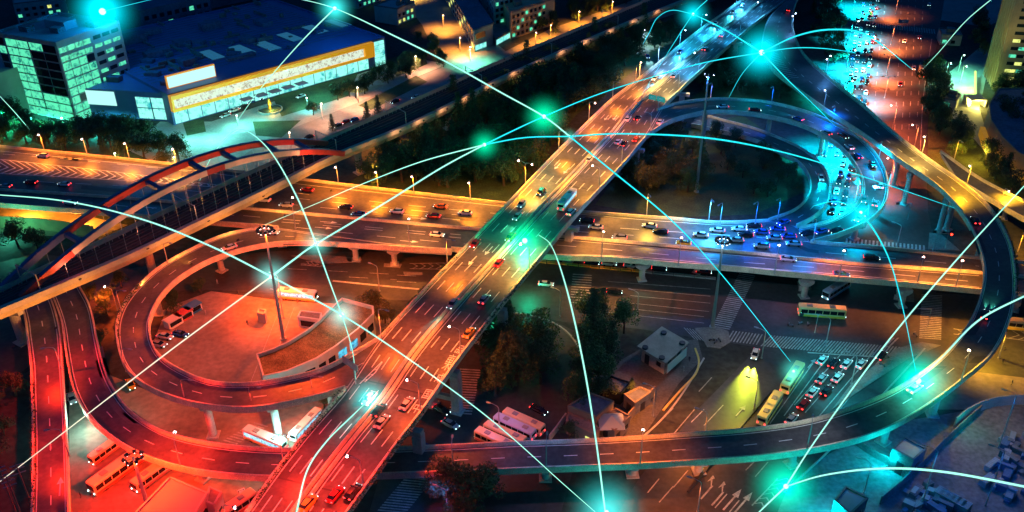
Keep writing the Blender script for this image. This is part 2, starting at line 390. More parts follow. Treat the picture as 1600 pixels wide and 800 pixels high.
def chevrons(mb, T, B, z, n, zz=.03, w=.35, tip=1.0, border=True):
    """chevrons in the strip between pixel lines T and B, pointing along the line"""
    pt, pb = Path([W(*q, z) for q in T]), Path([W(*q, z) for q in B])
    for i in range(n):
        f = (i+.3)/n; a, b = pt.at(pt.len*f), pb.at(pb.len*f); c = a.lerp(b, .5)+pt.tan(pt.len*f)*tip*(b-a).length*.5
        for p, q in ((a, c), (b, c)):
            t = pt.tan(pt.len*f)*w; vs = [p+Z(zz), q+Z(zz), q+t+Z(zz), p+t+Z(zz)]
            v1 = (q-p).cross(t)
            mb.add(vs, [(0, 1, 2, 3) if v1.z > 0 else (3, 2, 1, 0)])
    if border: pxline(mb, T, z, .3, zz+.004); pxline(mb, B, z, .3, zz+.004)
chevrons(gm, [(640,412),(700,411)], [(640,420),(700,421)], 0, 5, .05); chevrons(gm, [(470,414),(505,417)], [(478,409),(500,409)], 0, 4, .05)
chevrons(gm, [(1575,515),(1660,525)], [(1570,528),(1660,540)], 0, 6, .05); chevrons(gm, [(1490,514),(1505,516)], [(1490,522),(1505,524)], 0, 1, .05)
chevrons(gm, [(1190,795),(1240,750)], [(1175,790),(1215,748)], 0, 6, .05)
tag(gm.build('road_marking', GPAINT), kind='structure')
# traffic islands and kerbs
isl = MB()
for pl in [[(1085,513),(1120,511),(1138,518),(1141,535),(1125,545),(1105,543),(1098,530)],[(455,400),(500,398),(560,404),(560,410),(500,412)],[(540,404),(565,405),(563,411),(545,409)],[(600,412),(628,413),(625,419),(600,417)],
           [(1245,440),(1265,440),(1268,452),(1250,458)],[(1408,458),(1428,458),(1428,472),(1410,470)],[(1452,364),(1470,366),(1500,392),(1450,390)],[(1400,545),(1440,535),(1470,540),(1420,560),(1300,640),(1330,600)],[(630,425),(660,426),(660,430),(632,430)]]:
    isl.prism([W(*p)[:2] for p in pl], 0, .16)
tag(isl.build('traffic_island', CONCD), kind='structure')

# ================================================================ viaducts
ZD, ZE, ZM = 14.5, 7.5, 14.5
# --- diagonal expressway
DL = [(330,880),(400,781),(444,721),(490,665),(538,610),(595,528),(670,447),(715,400),(800,312),(872,237),(912,198),(955,157),(997,125),(1050,82),(1090,50),(1122,27),(1160,0),(1195,-24),(1240,-54)]
DR = [(474,904),(536,815),(581,752),(625,691),(664,640),(722,557),(787,474),(838,412),(905,332),(970,262),(1010,215),(1040,165),(1075,130),(1125,85),(1165,50),(1195,25),(1228,0),(1262,-24),(1310,-56)]
D = Ribbon(DL, DR, ZD); root, org = viaduct('elevated_highway', 'broad seven lane overpass crossing diagonally above all the other roads', D); DROOT, DORG = root, org
deck_parts(root, org, D, 2.0)
wall_path('parapet', root, org, DL[:5], ZD, side=1); wall_path('parapet', root, org, DL[5:], ZD, side=1)
wall_path('parapet', root, org, DR[:11], ZD, side=-1); wall_path('parapet', root, org, DR[11:16], ZD, side=-1)
UM = .49
md = MB()
for off in (-.75, .55):
    sec = []
    for s in D.steps(3):
        L, R = D.lr(s); n = (R-L).normalized(); c = L.lerp(R, UM)+n*off
        sec.append([c-n*.28+Z(.013), c-n*.13+Z(.95), c+n*.13+Z(.95), c+n*.28+Z(.013)])
    md.loft(sec)
md.build('median_barrier', PARA, root, org)
mk = MB()
for u in (.13, .25, .37): dashes(mk, D, u, 5, 7)
for u in (.61, .73, .85): dashes(mk, D, u, 5, 7)
for u, o in ((0, .9), (UM, -1.4), (UM, 1.4), (1, -.9)): line(mk, D, u, .2, off=o)
def dsat(px, py, z=ZD, rb=None):
    rb = rb or D; p = W(px, py, z); best = min(range(0, int(rb.len*2)), key=lambda i: (rb.at(i/2, .5)-p).length); return best/2
for px, py, k in [(745,400,'s'),(770,385,'s'),(876,255,'s'),(890,262,'s'),(951,180,'s'),(964,180,'s'),(820,330,'s')]:
    s = dsat(px, py); t = D.tan(s); arrow(mk, W(px, py, ZD), math.atan2(-t.y, -t.x), 5.5, k)
chevrons(mk, [(562,600),(580,582),(597,565)], [(570,597),(582,588),(597,566)], ZD, 4)
mk.build('lane_marking', PAINT, root, org)
for px, py in [(800,452),(905,330)]: pass
for px, py in [(607,605),(480,760),(752,418),(890,290),(1000,180)]:
    s = dsat(px, py)
    L, R = D.lr(s); t = D.tan(s)*.4; jt = MB(); jt.add([L+Z(.024), R+Z(.024), R+t+Z(.024), L+t+Z(.024)], [(0, 1, 2, 3)]); jt.build('expansion_joint', DARK, root, org)
def glyphs(txt, size, m, name, off=0.0):
    c = bpy.data.curves.new(name, 'FONT'); c.body = txt; c.size = size; c.align_x = 'CENTER'; c.align_y = 'CENTER'; c.offset = off
    t = bpy.data.objects.new(name, c); C.objects.link(t); dg = bpy.context.evaluated_depsgraph_get(); me = bpy.data.meshes.new_from_object(t.evaluated_get(dg)); bpy.data.objects.remove(t)
    me.materials.clear(); me.materials.append(m); o = bpy.data.objects.new(name, me); C.objects.link(o); return o
GL = [(651,639,'中'),(667,617,'国'),(687,592,'成'),(698,573,'木'),(704,562,'亩'),(718,547,'品')]
for px, py, ch in GL:
    o = glyphs(ch, 2.0, PAINT, 'lettering'); o.parent = root; p = W(px, py, ZD)-org; s = dsat(px, py); t = D.tan(s)
    o.location = (p.x, p.y, ZD+.045); o.rotation_euler = (0, 0, math.atan2(t.y, t.x)-math.pi/2); o.scale = (1, 1.9, 1)
def perp_pier(rb, root, org, px, py, z, **kw):
    s = dsat(px, py, z, rb); L, R = rb.lr(s); c = (L+R)/2; v = R-L; pier(root, org, c, c.z-kw.pop('drop', 1.6), math.atan2(v.y, v.x), **kw)
for px, py in [(500,800),(600,650),(675,560),(755,465),(860,340),(955,215),(1030,135),(1120,60)]:
    perp_pier(D, root, org, px, py, ZD, drop=2.05, cap_w=27 if py < 400 else 23, col_r=1.1, cols=4, gap=7)
# --- east-west elevated road
ET = [(-70,222),(0,230),(150,245),(300,261),(385,271),(475,282),(580,295),(675,306),(785,319),(915,333),(1050,343),(1125,349),(1200,346),(1245,355),(1266,379),(1400,391),(1530,405),(1640,416),(1740,427)]
EB = [(-60,315),(0,321),(150,333),(300,346),(385,354),(435,357),(500,366),(565,375),(620,382),(705,390),(850,402),(935,404),(1005,408),(1125,420),(1200,426),(1340,438),(1470,450),(1600,462),(1740,475)]
EB = [(-62,315),(0,321),(140,332),(285,345),(368,352),(435,357),(500,366),(600,380),(705,390),(830,401),(960,406),(1050,414),(1150,421),(1210,427),(1262,432),(1390,443),(1520,455),(1630,465),(1730,475)]
E_ = Ribbon(ET, EB, ZE); root, org = viaduct('elevated_road', 'long two carriageway elevated road running left to right below the diagonal overpass', E_)
deck_parts(root, org, E_, 1.7)
wall_path('parapet', root, org, ET[:13], ZE, side=1); wall_path('parapet', root, org, ET[14:], ZE, side=1)
wall_path('parapet', root, org, EB[:6], ZE, side=-1); wall_path('parapet', root, org, EB[8:], ZE, side=-1)
EM = [(-60,291),(0,297),(75,302),(175,309),(300,319),(400,328),(500,337),(600,346),(745,359),(885,371),(1025,383),(1145,394),(1200,399),(1340,413),(1532,427),(1640,438),(1740,449)]
wall_path('median_barrier', root, org, EM, ZE, h=.9, t=.6, down=-.013)
mk = MB()
def band(T, B, u): n = min(len(T), len(B)); return [(T[i][0]+(B[i][0]-T[i][0])*u, T[i][1]+(B[i][1]-T[i][1])*u) for i in range(n)]
pxline(mk, [(0,236),(150,251),(300,267),(470,288),(600,302),(790,323),(1000,343),(1190,356)], ZE, .22)
for dy in (12, ): pxline(mk, [(-40,238),(75,246),(240,262),(330,272)], ZE, .22, dash=5, gap=7)
chevrons(mk, [(-40,245),(0,249),(200,271),(345,290)], [(-40,268),(0,271),(125,278),(225,284),(345,293)], ZE, 30, w=.75, tip=.9)
for pts in [[(60,284),(200,291),(320,300)], [(400,295),(530,309),(640,321),(790,335)], [(400,303),(520,316),(640,328),(780,343)], [(380,312),(520,326),(640,336),(780,350)],
            [(900,352),(1050,362),(1200,372),(1300,382)], [(890,361),(1050,372),(1180,382)], [(380,337),(480,346),(600,357),(720,367)], [(440,347),(560,357),(640,364),(720,372)],
            [(0,309),(100,314),(240,326)], [(870,383),(1000,394),(1150,409),(1300,420),(1530,441)], [(1290,395),(1400,404),(1530,416)],
            [(460,355),(560,366),(700,379),(760,384)], [(160,318),(300,330),(400,340)]]:
    pxline(mk, pts, ZE, .22, dash=6, gap=8)
pxline(mk, [(0,318),(150,329),(300,342),(430,353)], ZE, .2); pxline(mk, [(870,397),(1000,402),(1200,420),(1340,431),(1530,449)], ZE, .2)
pxline(mk, [(870,374),(1020,387),(1200,404),(1340,417),(1530,431)], ZE, .2)
for x, y in [(500,346),(492,355),(640,340),(625,376)]: arrow(mk, W(x, y, ZE), heading(x, y, 20, 1.6, ZE), 6)
mk.build('lane_marking', PAINT, root, org)
for px, py in [(60,290),(200,300),(360,325),(437,335),(548,340),(608,345),(700,352),(850,364),(1003,372),(1107,385),(1262,405),(1416,420),(1600,440)]:
    perp_pier(E_, root, org, px, py, ZE, drop=1.75, cap_w=22, col_r=.85, cols=2, gap=11, capz=1.0)
# near-side columns with flared heads that show below the edge
for px, py in [(437,352),(553,374),(614,381),(1005,404),(1262,430),(1416,444)]:
    p = W(px, py, ZE); pier(root, org, p, ZE-1.72, 0.1, cap_w=4.2, col_r=.9, capz=.9)
# --- left loop ramp
R1 = [(540,608),(515,616),(480,626),(430,636),(380,641),(320,636),(265,622),(220,600),(193,570),(183,535),(183,505),(195,475),(220,445),(255,416),(300,391),(350,369),(400,358.5),(435,357.5),(500,366.5),(560,375),(620,383),(702,391)]
R2 = [(594,529),(545,558),(500,580),(440,595),(385,602),(332,599),(290,584),(255,562),(239,538),(234,512),(238,494),(250,468),(275,441),(310,418),(345,402),(385,390),(425,383),(455,381),(505,381.5),(566,385),(625,389),(706,393)]
RZ = [14.48,14.4,14.2,13.8,13.3,12.7,12,11.3,10.7,10.1,9.6,9.1,8.7,8.3,8,7.7,7.5,7.48,7.48,7.48,7.48,7.48]
RG = Ribbon(R1, R2, RZ); root, org = viaduct('loop_ramp', 'circular ramp curling around the orange bus yard on the left', RG)
deck_parts(root, org, RG, 1.5)
wall_path('parapet', root, org, R1[:18], RZ[:18], side=1); wall_path('parapet', root, org, R2, RZ, side=-1)
mk = MB(); dashes(mk, RG, .5, 3, 5, b=RG.len*.8); line(mk, RG, 0, .2, off=.9, b=RG.len*.8); line(mk, RG, 1, .2, off=-.9, b=RG.len*.95); mk.build('lane_marking', PAINT, root, org)
for px, py, z in [(310,622,12.6),(422,618,13.6),(208,540,10.3),(238,450,8.7),(345,392,7.8),(520,600,14.3)]:
    perp_pier(RG, root, org, px, py, z, drop=1.55, cap_w=5.5, col_r=.95)
# --- long outer ramp: from lower left, under the overpass, round the right side and up to the top
VA = [(70,440),(85,472),(97,507),(102,545),(110,592),(120,622),(140,655),(175,686),(225,715),(290,735),(360,745),(450,749),(587,745),(700,741),(800,737),(900,733),(1000,729),(1100,723),(1200,715),(1300,699),(1375,677),(1440,643),(1502,597),(1550,555),(1575,510),(1586,462),(1585,420),(1575,375),(1545,325),(1500,285),(1450,250),(1392,205),(1350,167),(1300,127),(1257,87),(1240,50),(1240,20),(1252,-8),(1285,-38)]
VB = [(112,425),(127,452),(142,482),(152,528),(164,577),(180,612),(205,645),(245,672),(285,686),(335,696),(390,702),(465,705),(590,703),(700,699),(800,694),(897,691),(990,686),(1080,680),(1170,673),(1255,661),(1325,641),(1385,617),(1430,591),(1472,558),(1508,515),(1528,473),(1537,430),(1530,390),(1508,343),(1468,296),(1412,257),(1350,212),(1302,181),(1245,140),(1205,107),(1190,72),(1200,30),(1228,2),(1262,-22)]
VZ = [6.5]*17+[6.8,7.2,8,9,10.2,11.5,12.6,13.3,13.8,14,14,14,14,13.8,13.6,13.5,13.6,13.9,14.2,14.47,14.47,14.47]
V = Ribbon(VA, VB, VZ); root, org = viaduct('curved_flyover', 'long two lane flyover sweeping under the overpass and round the right side of the interchange', V)
deck_parts(root, org, V, 1.5)
wall_path('parapet', root, org, VA[:39], VZ, side=-1); wall_path('parapet', root, org, VB[:36], VZ[:36], side=1)
mk = MB(); dashes(mk, V, .5, 3, 5); line(mk, V, 0, .2, off=.9); line(mk, V, 1, .2, off=-.9)
s0 = dsat(1215, 95, 13.9, V)
for i in range(26):
    s = s0-20+i*2.2; a = V.at(s, .62); b = V.at(s+1.5, .80); c = V.at(s, .96); t = V.tan(s)*.3
    for p, q in ((a, b), (c, b)): mk.add([p+Z(.03), q+Z(.03), q+t+Z(.03), p+t+Z(.03)], [(0, 1, 2, 3)])
mk.build('lane_marking', PAINT, root, org)
for px, py, z in [(310,715,6.5),(700,720,6.5),(853,716,6.5),(992,708,6.5),(1097,700,6.8),(1245,683,8),(1400,640,10.5),(1480,590,12),(1560,500,13.4),(1520,355,14),(1478,300,14),(1405,235,13.9),(1330,180,13.6)]:
    perp_pier(V, root, org, px, py, z, drop=1.55, cap_w=5.5, col_r=.95)
for px, py, z in [(1482,302,14),(1425,262,13.9)]:
    p = W(px, py, z); pier(root, org, p, z-1.55, .8, cap_w=3, col_r=.8)
# --- straight ramp at the left edge
L1 = [(15,430),(37,490),(43,530),(48,570),(50,610),(52,700),(50,800),(46,880)]; L2 = [(66,438),(83,473),(94,515),(98,560),(101,610),(106,700),(109,800),(110,880)]
L3 = Ribbon(L1, L2, 6.48); root, org = viaduct('slip_road_viaduct', 'straight ramp running down the left edge beside the curved flyover', L3)
deck_parts(root, org, L3, 1.5); wall_path('parapet', root, org, L1, 6.48, side=-1); wall_path('parapet', root, org, L2, 6.48, side=1)
mk = MB(); dashes(mk, L3, .5, 3, 6); line(mk, L3, 0, .2, off=.9); line(mk, L3, 1, .2, off=-.9)
arrow(mk, W(93, 775, 6.48), heading(93, 775, 2, -30, 6.48), 6); mk.build('lane_marking', PAINT, root, org)
for px, py in [(78,560),(80,700)]: perp_pier(L3, root, org, px, py, 6.48, drop=1.55, cap_w=5, col_r=.9)
# --- right outer loop
O1 = [(1026,173),(1060,162),(1110,156),(1160,157),(1205,162),(1260,176),(1315,200),(1355,227),(1380,262),(1388,295),(1380,325),(1355,348),(1312,367),(1267,379.5)]
O2 = [(1010,214),(1048,190),(1105,176),(1155,177),(1200,183),(1245,194),(1285,212),(1315,233),(1338,262),(1347,290),(1341,315),(1322,333),(1292,348),(1249,357)]
OZ = [14.48,14.3,13.8,13.2,12.6,12,11.4,10.7,10,9.3,8.7,8.1,7.7,7.48]
O = Ribbon(O1, O2, OZ); root, org = viaduct('loop_viaduct', 'wide outer loop viaduct packed with blue lit traffic at the right', O)
deck_parts(root, org, O, 1.6); wall_path('parapet', root, org, O1, OZ, side=1); wall_path('parapet', root, org, O2, OZ, side=-1)
mk = MB(); dashes(mk, O, .5, 3, 5); line(mk, O, 0, .2, off=.9); line(mk, O, 1, .2, off=-.9); mk.build('lane_marking', PAINT, root, org)
for px, py, z in [(1105,167,13.8),(1205,172,12.6),(1290,200,11.4),(1350,245,10.5),(1367,295,9.3),(1345,340,8.3)]: perp_pier(O, root, org, px, py, z, drop=1.65, cap_w=6, col_r=.95)
# --- right inner ring ramp
I1 = [(1090,178),(1130,189),(1172,200),(1205,212),(1250,232),(1280,255),(1295,280),(1297,300),(1291,322),(1269,342),(1245,354)]
I2 = [(1080,196),(1120,205),(1166,216),(1195,227),(1222,241),(1247,255),(1261,272),(1266,292),(1259,313),(1238,331),(1200,345)]
IZ = [1,1.6,2.4,3.1,4,4.9,5.7,6.3,6.8,7.2,7.48]
I = Ribbon(I1, I2, IZ); root, org = viaduct('inner_ramp', 'narrow inner ramp nested inside the wide outer loop at the right', I)
deck_parts(root, org, I, .9); wall_path('parapet', root, org, I1, IZ, side=1); wall_path('parapet', root, org, I2, IZ, side=-1)
mk = MB(); dashes(mk, I, .5, 3, 5); mk.build('lane_marking', PAINT, root, org)
for px, py, z in [(1235,245,4.5),(1278,290,6),(1255,335,7)]: perp_pier(I, root, org, px, py, z, drop=.95, cap_w=5, col_r=.8, capz=.6)
# --- small viaduct at the far right
Q1 = [(1470,238),(1530,280),(1600,316),(1700,365)]; Q2 = [(1500,285),(1545,312),(1600,344),(1700,395)]
Q = Ribbon(Q1, Q2, 6); root, org = viaduct('branch_viaduct', 'short branch viaduct leaving to the right edge behind the curved flyover', Q)
deck_parts(root, org, Q, 1.3); wall_path('parapet', root, org, Q1, 6, side=1); wall_path('parapet', root, org, Q2, 6, side=-1)
perp_pier(Q, root, org, 1570, 318, 6, drop=1.35, cap_w=5, col_r=.8)
# --- railway viaduct with its arch bridge
MN = [(-70,518),(0,488),(100,446),(207,400),(300,355),(400,307),(470,272),(525,245),(637,199),(732,152),(800,117),(975,40),(1062,5),(1120,-20),(1200,-52)]
MF = [(-110,497),(-38,471),(58,424),(162,376),(256,331),(356,285),(430,252),(486,227),(600,177),(700,133),(770,101),(945,28),(1030,-8),(1090,-32),(1170,-64)]
MZ = [ZM]*9+[14,13.5,12.8,12.5,12.5,12.5]
RW = Ribbon(MN, MF, MZ); root, org = viaduct('railway_viaduct', 'railway viaduct with dark tracks between cream side walls and a red tied arch', RW)
for nm, u0, u1 in (('deck', 0, 1),):
    d = MB(); sec = []
    for s in RW.steps(3):
        L, R = RW.lr(s); n = (R-L).normalized()
        sec.append([L-n*.1+Z(-.7), L+n*1.2+Z(-2.8), R-n*1.2+Z(-2.8), R+Z(-.7), R+Z(-.35), L+Z(-.35)])
    d.loft(sec); d.build('deck', mat('ochre_concrete', (.45,.36,.24), .8, .2, .2, var2=.1), root, org)
def strip(rb, u0, off0, u1, off1, z, m, nm, a=0, b=None, top=None):
    mb = MB(); rows = []
    for s in rb.steps(3, a, b):
        L, R = rb.lr(s); n = (R-L).normalized(); p = L.lerp(R, u0)+n*off0+Z(z); q = L.lerp(R, u1)+n*off1+Z(z); rows.append([q, p] if (R-L).cross(rb.tan(s)).z > 0 else [p, q])
    sweep(mb, rows); return mb.build(nm, m, root, org)
strip(RW, 0, 1.4, 1, -1.0, -.33, BALLAST, 'track_bed')
for u, o0, o1, h, nm in ((0, 0, 1.5, .9, 'side_wall'), (1, -.5, 0, .9, 'side_wall')):
    mb = MB(); sec = []
    for s in RW.steps(3):
        L, R = RW.lr(s); n = (R-L).normalized(); c = L.lerp(R, u)
        sec.append([c+n*o0-n*.06-Z(.7), c+n*o0-n*.06+Z(h), c+n*o1+Z(h), c+n*o1-Z(.33)])
    mb.loft(sec); mb.build(nm, mat('cream_concrete', (.5,.44,.34), .75, .15, .3, var2=.08), root, org)
rl = MB()
for u in (.2, .3, .42, .52, .66, .76):
    sec = []
    for s in RW.steps(3):
        L, R = RW.lr(s); n = (R-L).normalized(); c = L.lerp(R, u); sec.append([c-n*.12-Z(.32), c-n*.08-Z(.05), c+n*.08-Z(.05), c+n*.12-Z(.32)])
    rl.loft(sec)
rl.build('rail', RAIL, root, org)
rf = MB()
for s in RW.steps(2.2):
    c = RW.at(s, .86); rf.box(c.x-.07, c.x+.07, c.y-.07, c.y+.07, c.z-.33, c.z+1.0)
for h in (.45, 1.0):
    rf.tube([RW.at(s, .86)+Z(h) for s in RW.steps(4)], .07, 4)
rf.build('railing', STEEL, root, org)
for px, py in [(20,470),(230,370),(390,295),(560,215),(700,150),(820,95),(940,45)]:
    s = dsat(px, py, ZM, RW); L, R = RW.lr(s); v = R-L; pier(root, org, (L+R)/2, L.z-2.82, math.atan2(v.y, v.x), cap_w=8, col_r=1.3)
# arch ribs
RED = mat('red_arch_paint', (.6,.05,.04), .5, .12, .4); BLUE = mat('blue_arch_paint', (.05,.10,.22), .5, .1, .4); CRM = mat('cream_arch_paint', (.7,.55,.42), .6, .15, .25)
A0, A1 = W(33,465,ZM), W(537,240,ZM); B0, B1 = W(4,449,ZM), W(511,224,ZM); NA = 36
def arcp(P0, P1, t, rise=13.6): return P0.lerp(P1, t)+Z(4*rise*t*(1-t))
def rib(P0, P1, seg, nm, m):
    mb = MB(); ax = (P1-P0).normalized(); side = Vector((ax.y, -ax.x, 0)); sec = []
    for i in seg:
        t = i/NA; c = arcp(P0, P1, t); tn = (arcp(P0, P1, t+.01)-arcp(P0, P1, t-.01)).normalized(); up = side.cross(tn).normalized()
        if up.z < 0: up = -up
        sec.append([c+side*.7+up*.9, c-side*.7+up*.9, c-side*.7-up*.9, c+side*.7-up*.9])
    mb.loft(sec); return mb.build(nm, m, root, org)
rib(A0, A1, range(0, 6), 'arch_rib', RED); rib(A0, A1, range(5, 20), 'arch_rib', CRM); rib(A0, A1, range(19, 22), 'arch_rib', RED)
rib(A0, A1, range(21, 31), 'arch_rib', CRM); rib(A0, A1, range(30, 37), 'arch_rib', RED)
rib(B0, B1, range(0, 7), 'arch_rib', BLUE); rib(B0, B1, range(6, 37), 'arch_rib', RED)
cap_ = MB()
for P0, P1 in ((A0, A1), (B0, B1)):
    ax = (P1-P0).normalized(); side = Vector((ax.y, -ax.x, 0)); sec = []
    for i in range(2, NA-1):
        c = arcp(P0, P1, i/NA); sec.append([c+side*.45+Z(.95), c-side*.75+Z(.95), c-side*.75+Z(1.12), c+side*.45+Z(1.12)])
    cap_.loft(sec)
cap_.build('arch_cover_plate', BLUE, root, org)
for t in (.17, .27, .40, .53, .63, .77, .88):
    a, b = arcp(A0, A1, t), arcp(B0, B1, t); mb = MB(); v = (A1-A0).normalized()*.8
    mb.loft([[p+v+Z(.5), p-v+Z(.5), p-v-Z(.6), p+v-Z(.6)] for p in (a, b)]); mb.build('cross_beam', BLUE, root, org)
hg = MB()
for P0, P1 in ((A0, A1), (B0, B1)):
    for i in range(3, 24):
        p = arcp(P0, P1, i/26); hg.tube([p, (p.x, p.y, ZM-.3)], .06, 4, False)
hg.build('hanger', STEEL, root, org)
def added_flood(P0, aim, col, power, label, parent=None, org_=None, spot=70):  # added light fitting that brightens the railway walls and arch
    d = (aim-P0).normalized(); q = d.to_track_quat('-Z', 'Y'); M = Matrix.Translation(P0) @ q.to_matrix().to_4x4()
    if parent is None: r = thing('floodlight', label, 'floodlight', P0, 0, 'added floodlights washing the railway viaduct'); o_ = P0
    else: r = parent; o_ = org_
    mb = MB(); mb.box(-.35, .35, -.25, .25, 0, .35, M); mb.tube([P0-Z(.6), P0], .06, 6); mb.build('housing' if parent is None else 'floodlight', DARK, r, o_)
    light('SPOT', P0+d*.1-Vector(o_), col, power, r, .25, 'added_flood_beam', spot, q.to_euler())
for t in (.12, .3, .48, .66, .84):  # uplights added to brighten the arch ribs
    b = A0.lerp(A1, t); ax = (A1-A0).normalized(); sd = Vector((ax.y, -ax.x, 0)); c = arcp(A0, A1, t)
    added_flood(b+sd*5.2+Z(.9), c-Z(.5), (1,.3,.16), 5200, '', root, org, 95)
for t in (.3, .6, .85):
    b = B0.lerp(B1, t); added_flood(b+sd*2.5+Z(.6), arcp(B0, B1, t), (1,.12,.1), 1800, '', root, org, 95)
FX = [-30+i*75 for i in range(9)]+[625+i*38 for i in range(12)]  # fittings added along the side wall to wash it orange
for i, px in enumerate(FX):
    s = dsat(*[(px, q[1]+(q2[1]-q[1])*(px-q[0])/(q2[0]-q[0])) for q, q2 in zip(MN, MN[1:]) if q[0] <= px <= q2[0]][0], ZM, RW)
    L, R = RW.lr(s); n = (L-R).normalized(); near = px < 600; P0 = L+n*(8.5 if near else 3.4)
    if near: P0.z = 8.6
    else: P0.z = L.z+1.6
    added_flood(P0, L-Z(.2 if near else 1.4), (1,.34,.05) if near else (1,.45,.2), 5600 if near else 1000, '%s added floodlight from the left on the near side of the railway viaduct' % ordinal(i), spot=130 if near else 155)

prnd = random.Random(77); PATCH = [mat('dark_patch', (.045,.044,.045), .6, .2, .5), mat('pale_patch', (.13,.125,.12), .6, .2, .5)]
for rb, rt_, n, ex in ((D, DROOT, 16, ()), (E_, None, 16, ()), (RG, None, 7, ()), (V, None, 14, ())):
    rt_ = rt_ or {id(E_): 'elevated_road', id(RG): 'loop_ramp', id(V): 'curved_flyover'}[id(rb)]; rt_ = bpy.data.objects[rt_] if isinstance(rt_, str) else rt_
    for k in range(n):
        s_ = prnd.uniform(.03, .95)*rb.len; L, R = rb.lr(s_); w = (R-L).length; u0 = prnd.choice((.06, .2, .33, .56, .68, .8)); u1 = u0+min(.1 if w > 15 else .3, 3.2/w); ln = prnd.uniform(3, 16); mb = MB(); rows = []
        for q in range(5):
            l, r2 = rb.lr(s_+ln*q/4); rows.append([l.lerp(r2, u1)+Z(.02), l.lerp(r2, u0)+Z(.02)])
        sweep(mb, rows); mb.build('asphalt_patch', prnd.choice(PATCH), rt_, rt_.location)
# ================================================================ street lamps
def street_lamp(row, i, n, bx, by, z, h, to, lit=True, col=None, power=9000, spread=140, arm=2.2, arms=1, head=.34):
    where, grp = row
    c = col or zone(bx, by); p = W(bx, by, z)
    a = heading(bx, by, to[0], to[1], z)
    lab = '%s %s' % ('glowing street lamp,' if lit else 'dark headed street lamp,', (ordinal(i)+' from the '+where) if n > 1 else where)
    r = thing('street_lamp', lab, 'street lamp', p, a, grp)
    mb = MB(); mb.tube([(0, 0, 0), (0, 0, h*.5), (0, 0, h-.8)], [.17, .14, .1], 8); mb.tube([(0, 0, -.02), (0, 0, .35)], .28, 8); mb.build('pole', STEEL, r)
    for k in range(arms):
        s = 1 if k == 0 else -1; am = MB(); am.tube([(0, 0, h-.8), (s*.25, 0, h-.3), (s*arm*.6, 0, h), (s*arm, 0, h+.05)], [.1, .09, .07, .06], 6); am.build('arm', STEEL, r)
        hd = MB(); hd.loft([[(s*(arm+x), y*w, h+z_) for y, z_ in ((-1, -.08), (1, -.08), (1, .1), (-1, .1))] for x, w in ((-.15, .12), (.3, .24), (.9, .2), (1.05, .08))]); hd.build('lamp_head', DARK if lit else STEEL, r)
        light('SPOT', (s*(arm+.45), 0, h-.4), c, power*(1 if lit else .7), r, .3, spot=spread, wide=True)
        if lit:
            m = max(c); wc = tuple(.55*q/m+.45 for q in c)
            lens = MB(); lens.ball((s*(arm+.45), 0, h-.1), head, 10, 6, .7); lens.build('lamp_lens', emis('lens_%d_%d_%d' % tuple(int(q*6) for q in wc), wc, 22), r, smooth=True)
    return r
def lamp_row(where, grp, items, z, h, to, **kw):
    items = sorted(items, key=lambda v: v[0] if where.startswith('left') else v[1])
    for i, it in enumerate(items):
        q = dict(kw); q.update(it[2] if len(it) > 2 and isinstance(it[2], dict) else {})
        zz = q.pop('z', z); hh = q.pop('h', h); tt = q.pop('to', to)
        street_lamp((where, grp), i, len(items), it[0], it[1], zz, hh, tt, **q)
lamp_row('left along the far edge of the elevated road', 'lamps along the far edge of the elevated road', [(-40,226),(70,237),(137,244),(203,251),(277,260),(529,289),(591,297),(647,304),(735,314)], ZE, 8, (-6,25), power=12000)
lamp_row('left in the partly added row on the near edge of the elevated road', 'lamps on the near edge of the elevated road', [(940,405,{'col':(1,.33,.05)}),(1060,415,{'col':(1,.2,.05),'power':3000,'spread':120}),(1210,427,{'col':(.35,.25,.6),'power':4000,'spread':120}),(1310,436,{'col':(1,.2,.04),'power':7000,'spread':120}),(1432,446,{'col':(1,.26,.03),'arms':1,'spread':120}),(1492,452,{'col':(1,.3,.03)}),(462,358,{'col':(1,.26,.03),'h':10}),(640,384,{'col':(1,.3,.05)})], ZE, 8, (4,-20), power=9000)  # row filled out with added lamps to colour the deck
lamp_row('left east of the overpass', 'lamps on the elevated road east of the overpass', [(1010,340,{'lit':False}),(1107,348,{'lit':False})], ZE, 9, (6,12), power=12000)
lamp_row('top along the left edge of the diagonal overpass', 'lamps on the left edge of the overpass', [(1150,8),(1095,47),(1062,72),(1028,100,{'lit':False}),(993,130,{'lit':False}),(957,157,{'lit':False}),(920,190),(873,237,{'lit':False}),(821,289,{'arms':2}),(699,412,{'lit':False}),(595,524,{'lit':False}),(443,723),(360,836)], ZD, 8.2, (20,6), power=11000)
lamp_row('top along the right edge of the diagonal overpass', 'lamps on the right edge of the overpass', [(1188,30),(1155,60,{'lit':False}),(1091,113),(1060,142,{'lit':False}),(1016,210,{'lit':False}),(971,262,{'lit':False}),(936,297),(827,424),(720,557),(657,643),(568,765),(500,860)], ZD, 8.2, (-20,-5), power=11000)
lamp_row('left on the lower curved flyover', 'lamps on the lower stretch of the curved flyover', [(283,731,{'power':9000}),(708,739,{'lit':False,'col':(.05,.1,.3),'power':350}),(853,734,{'lit':False,'col':(.1,.14,.4),'power':2500}),(1000,728,{'power':5000}),(1260,705,{'lit':False,'col':(.3,.3,.35),'power':2500}),(1500,600,{'power':5000,'z':12})], 6.5, 8, (2,-20), power=12000)
lamp_row('top on the right of the curved flyover', 'lamps on the right stretch of the curved flyover', [(1237,48,{'arms':2,'power':1200}),(1290,118,{'arms':2,'power':1200}),(1287,168,{'power':2000}),(1440,243),(1510,290)], 14, 8, (-15,14), power=11000)
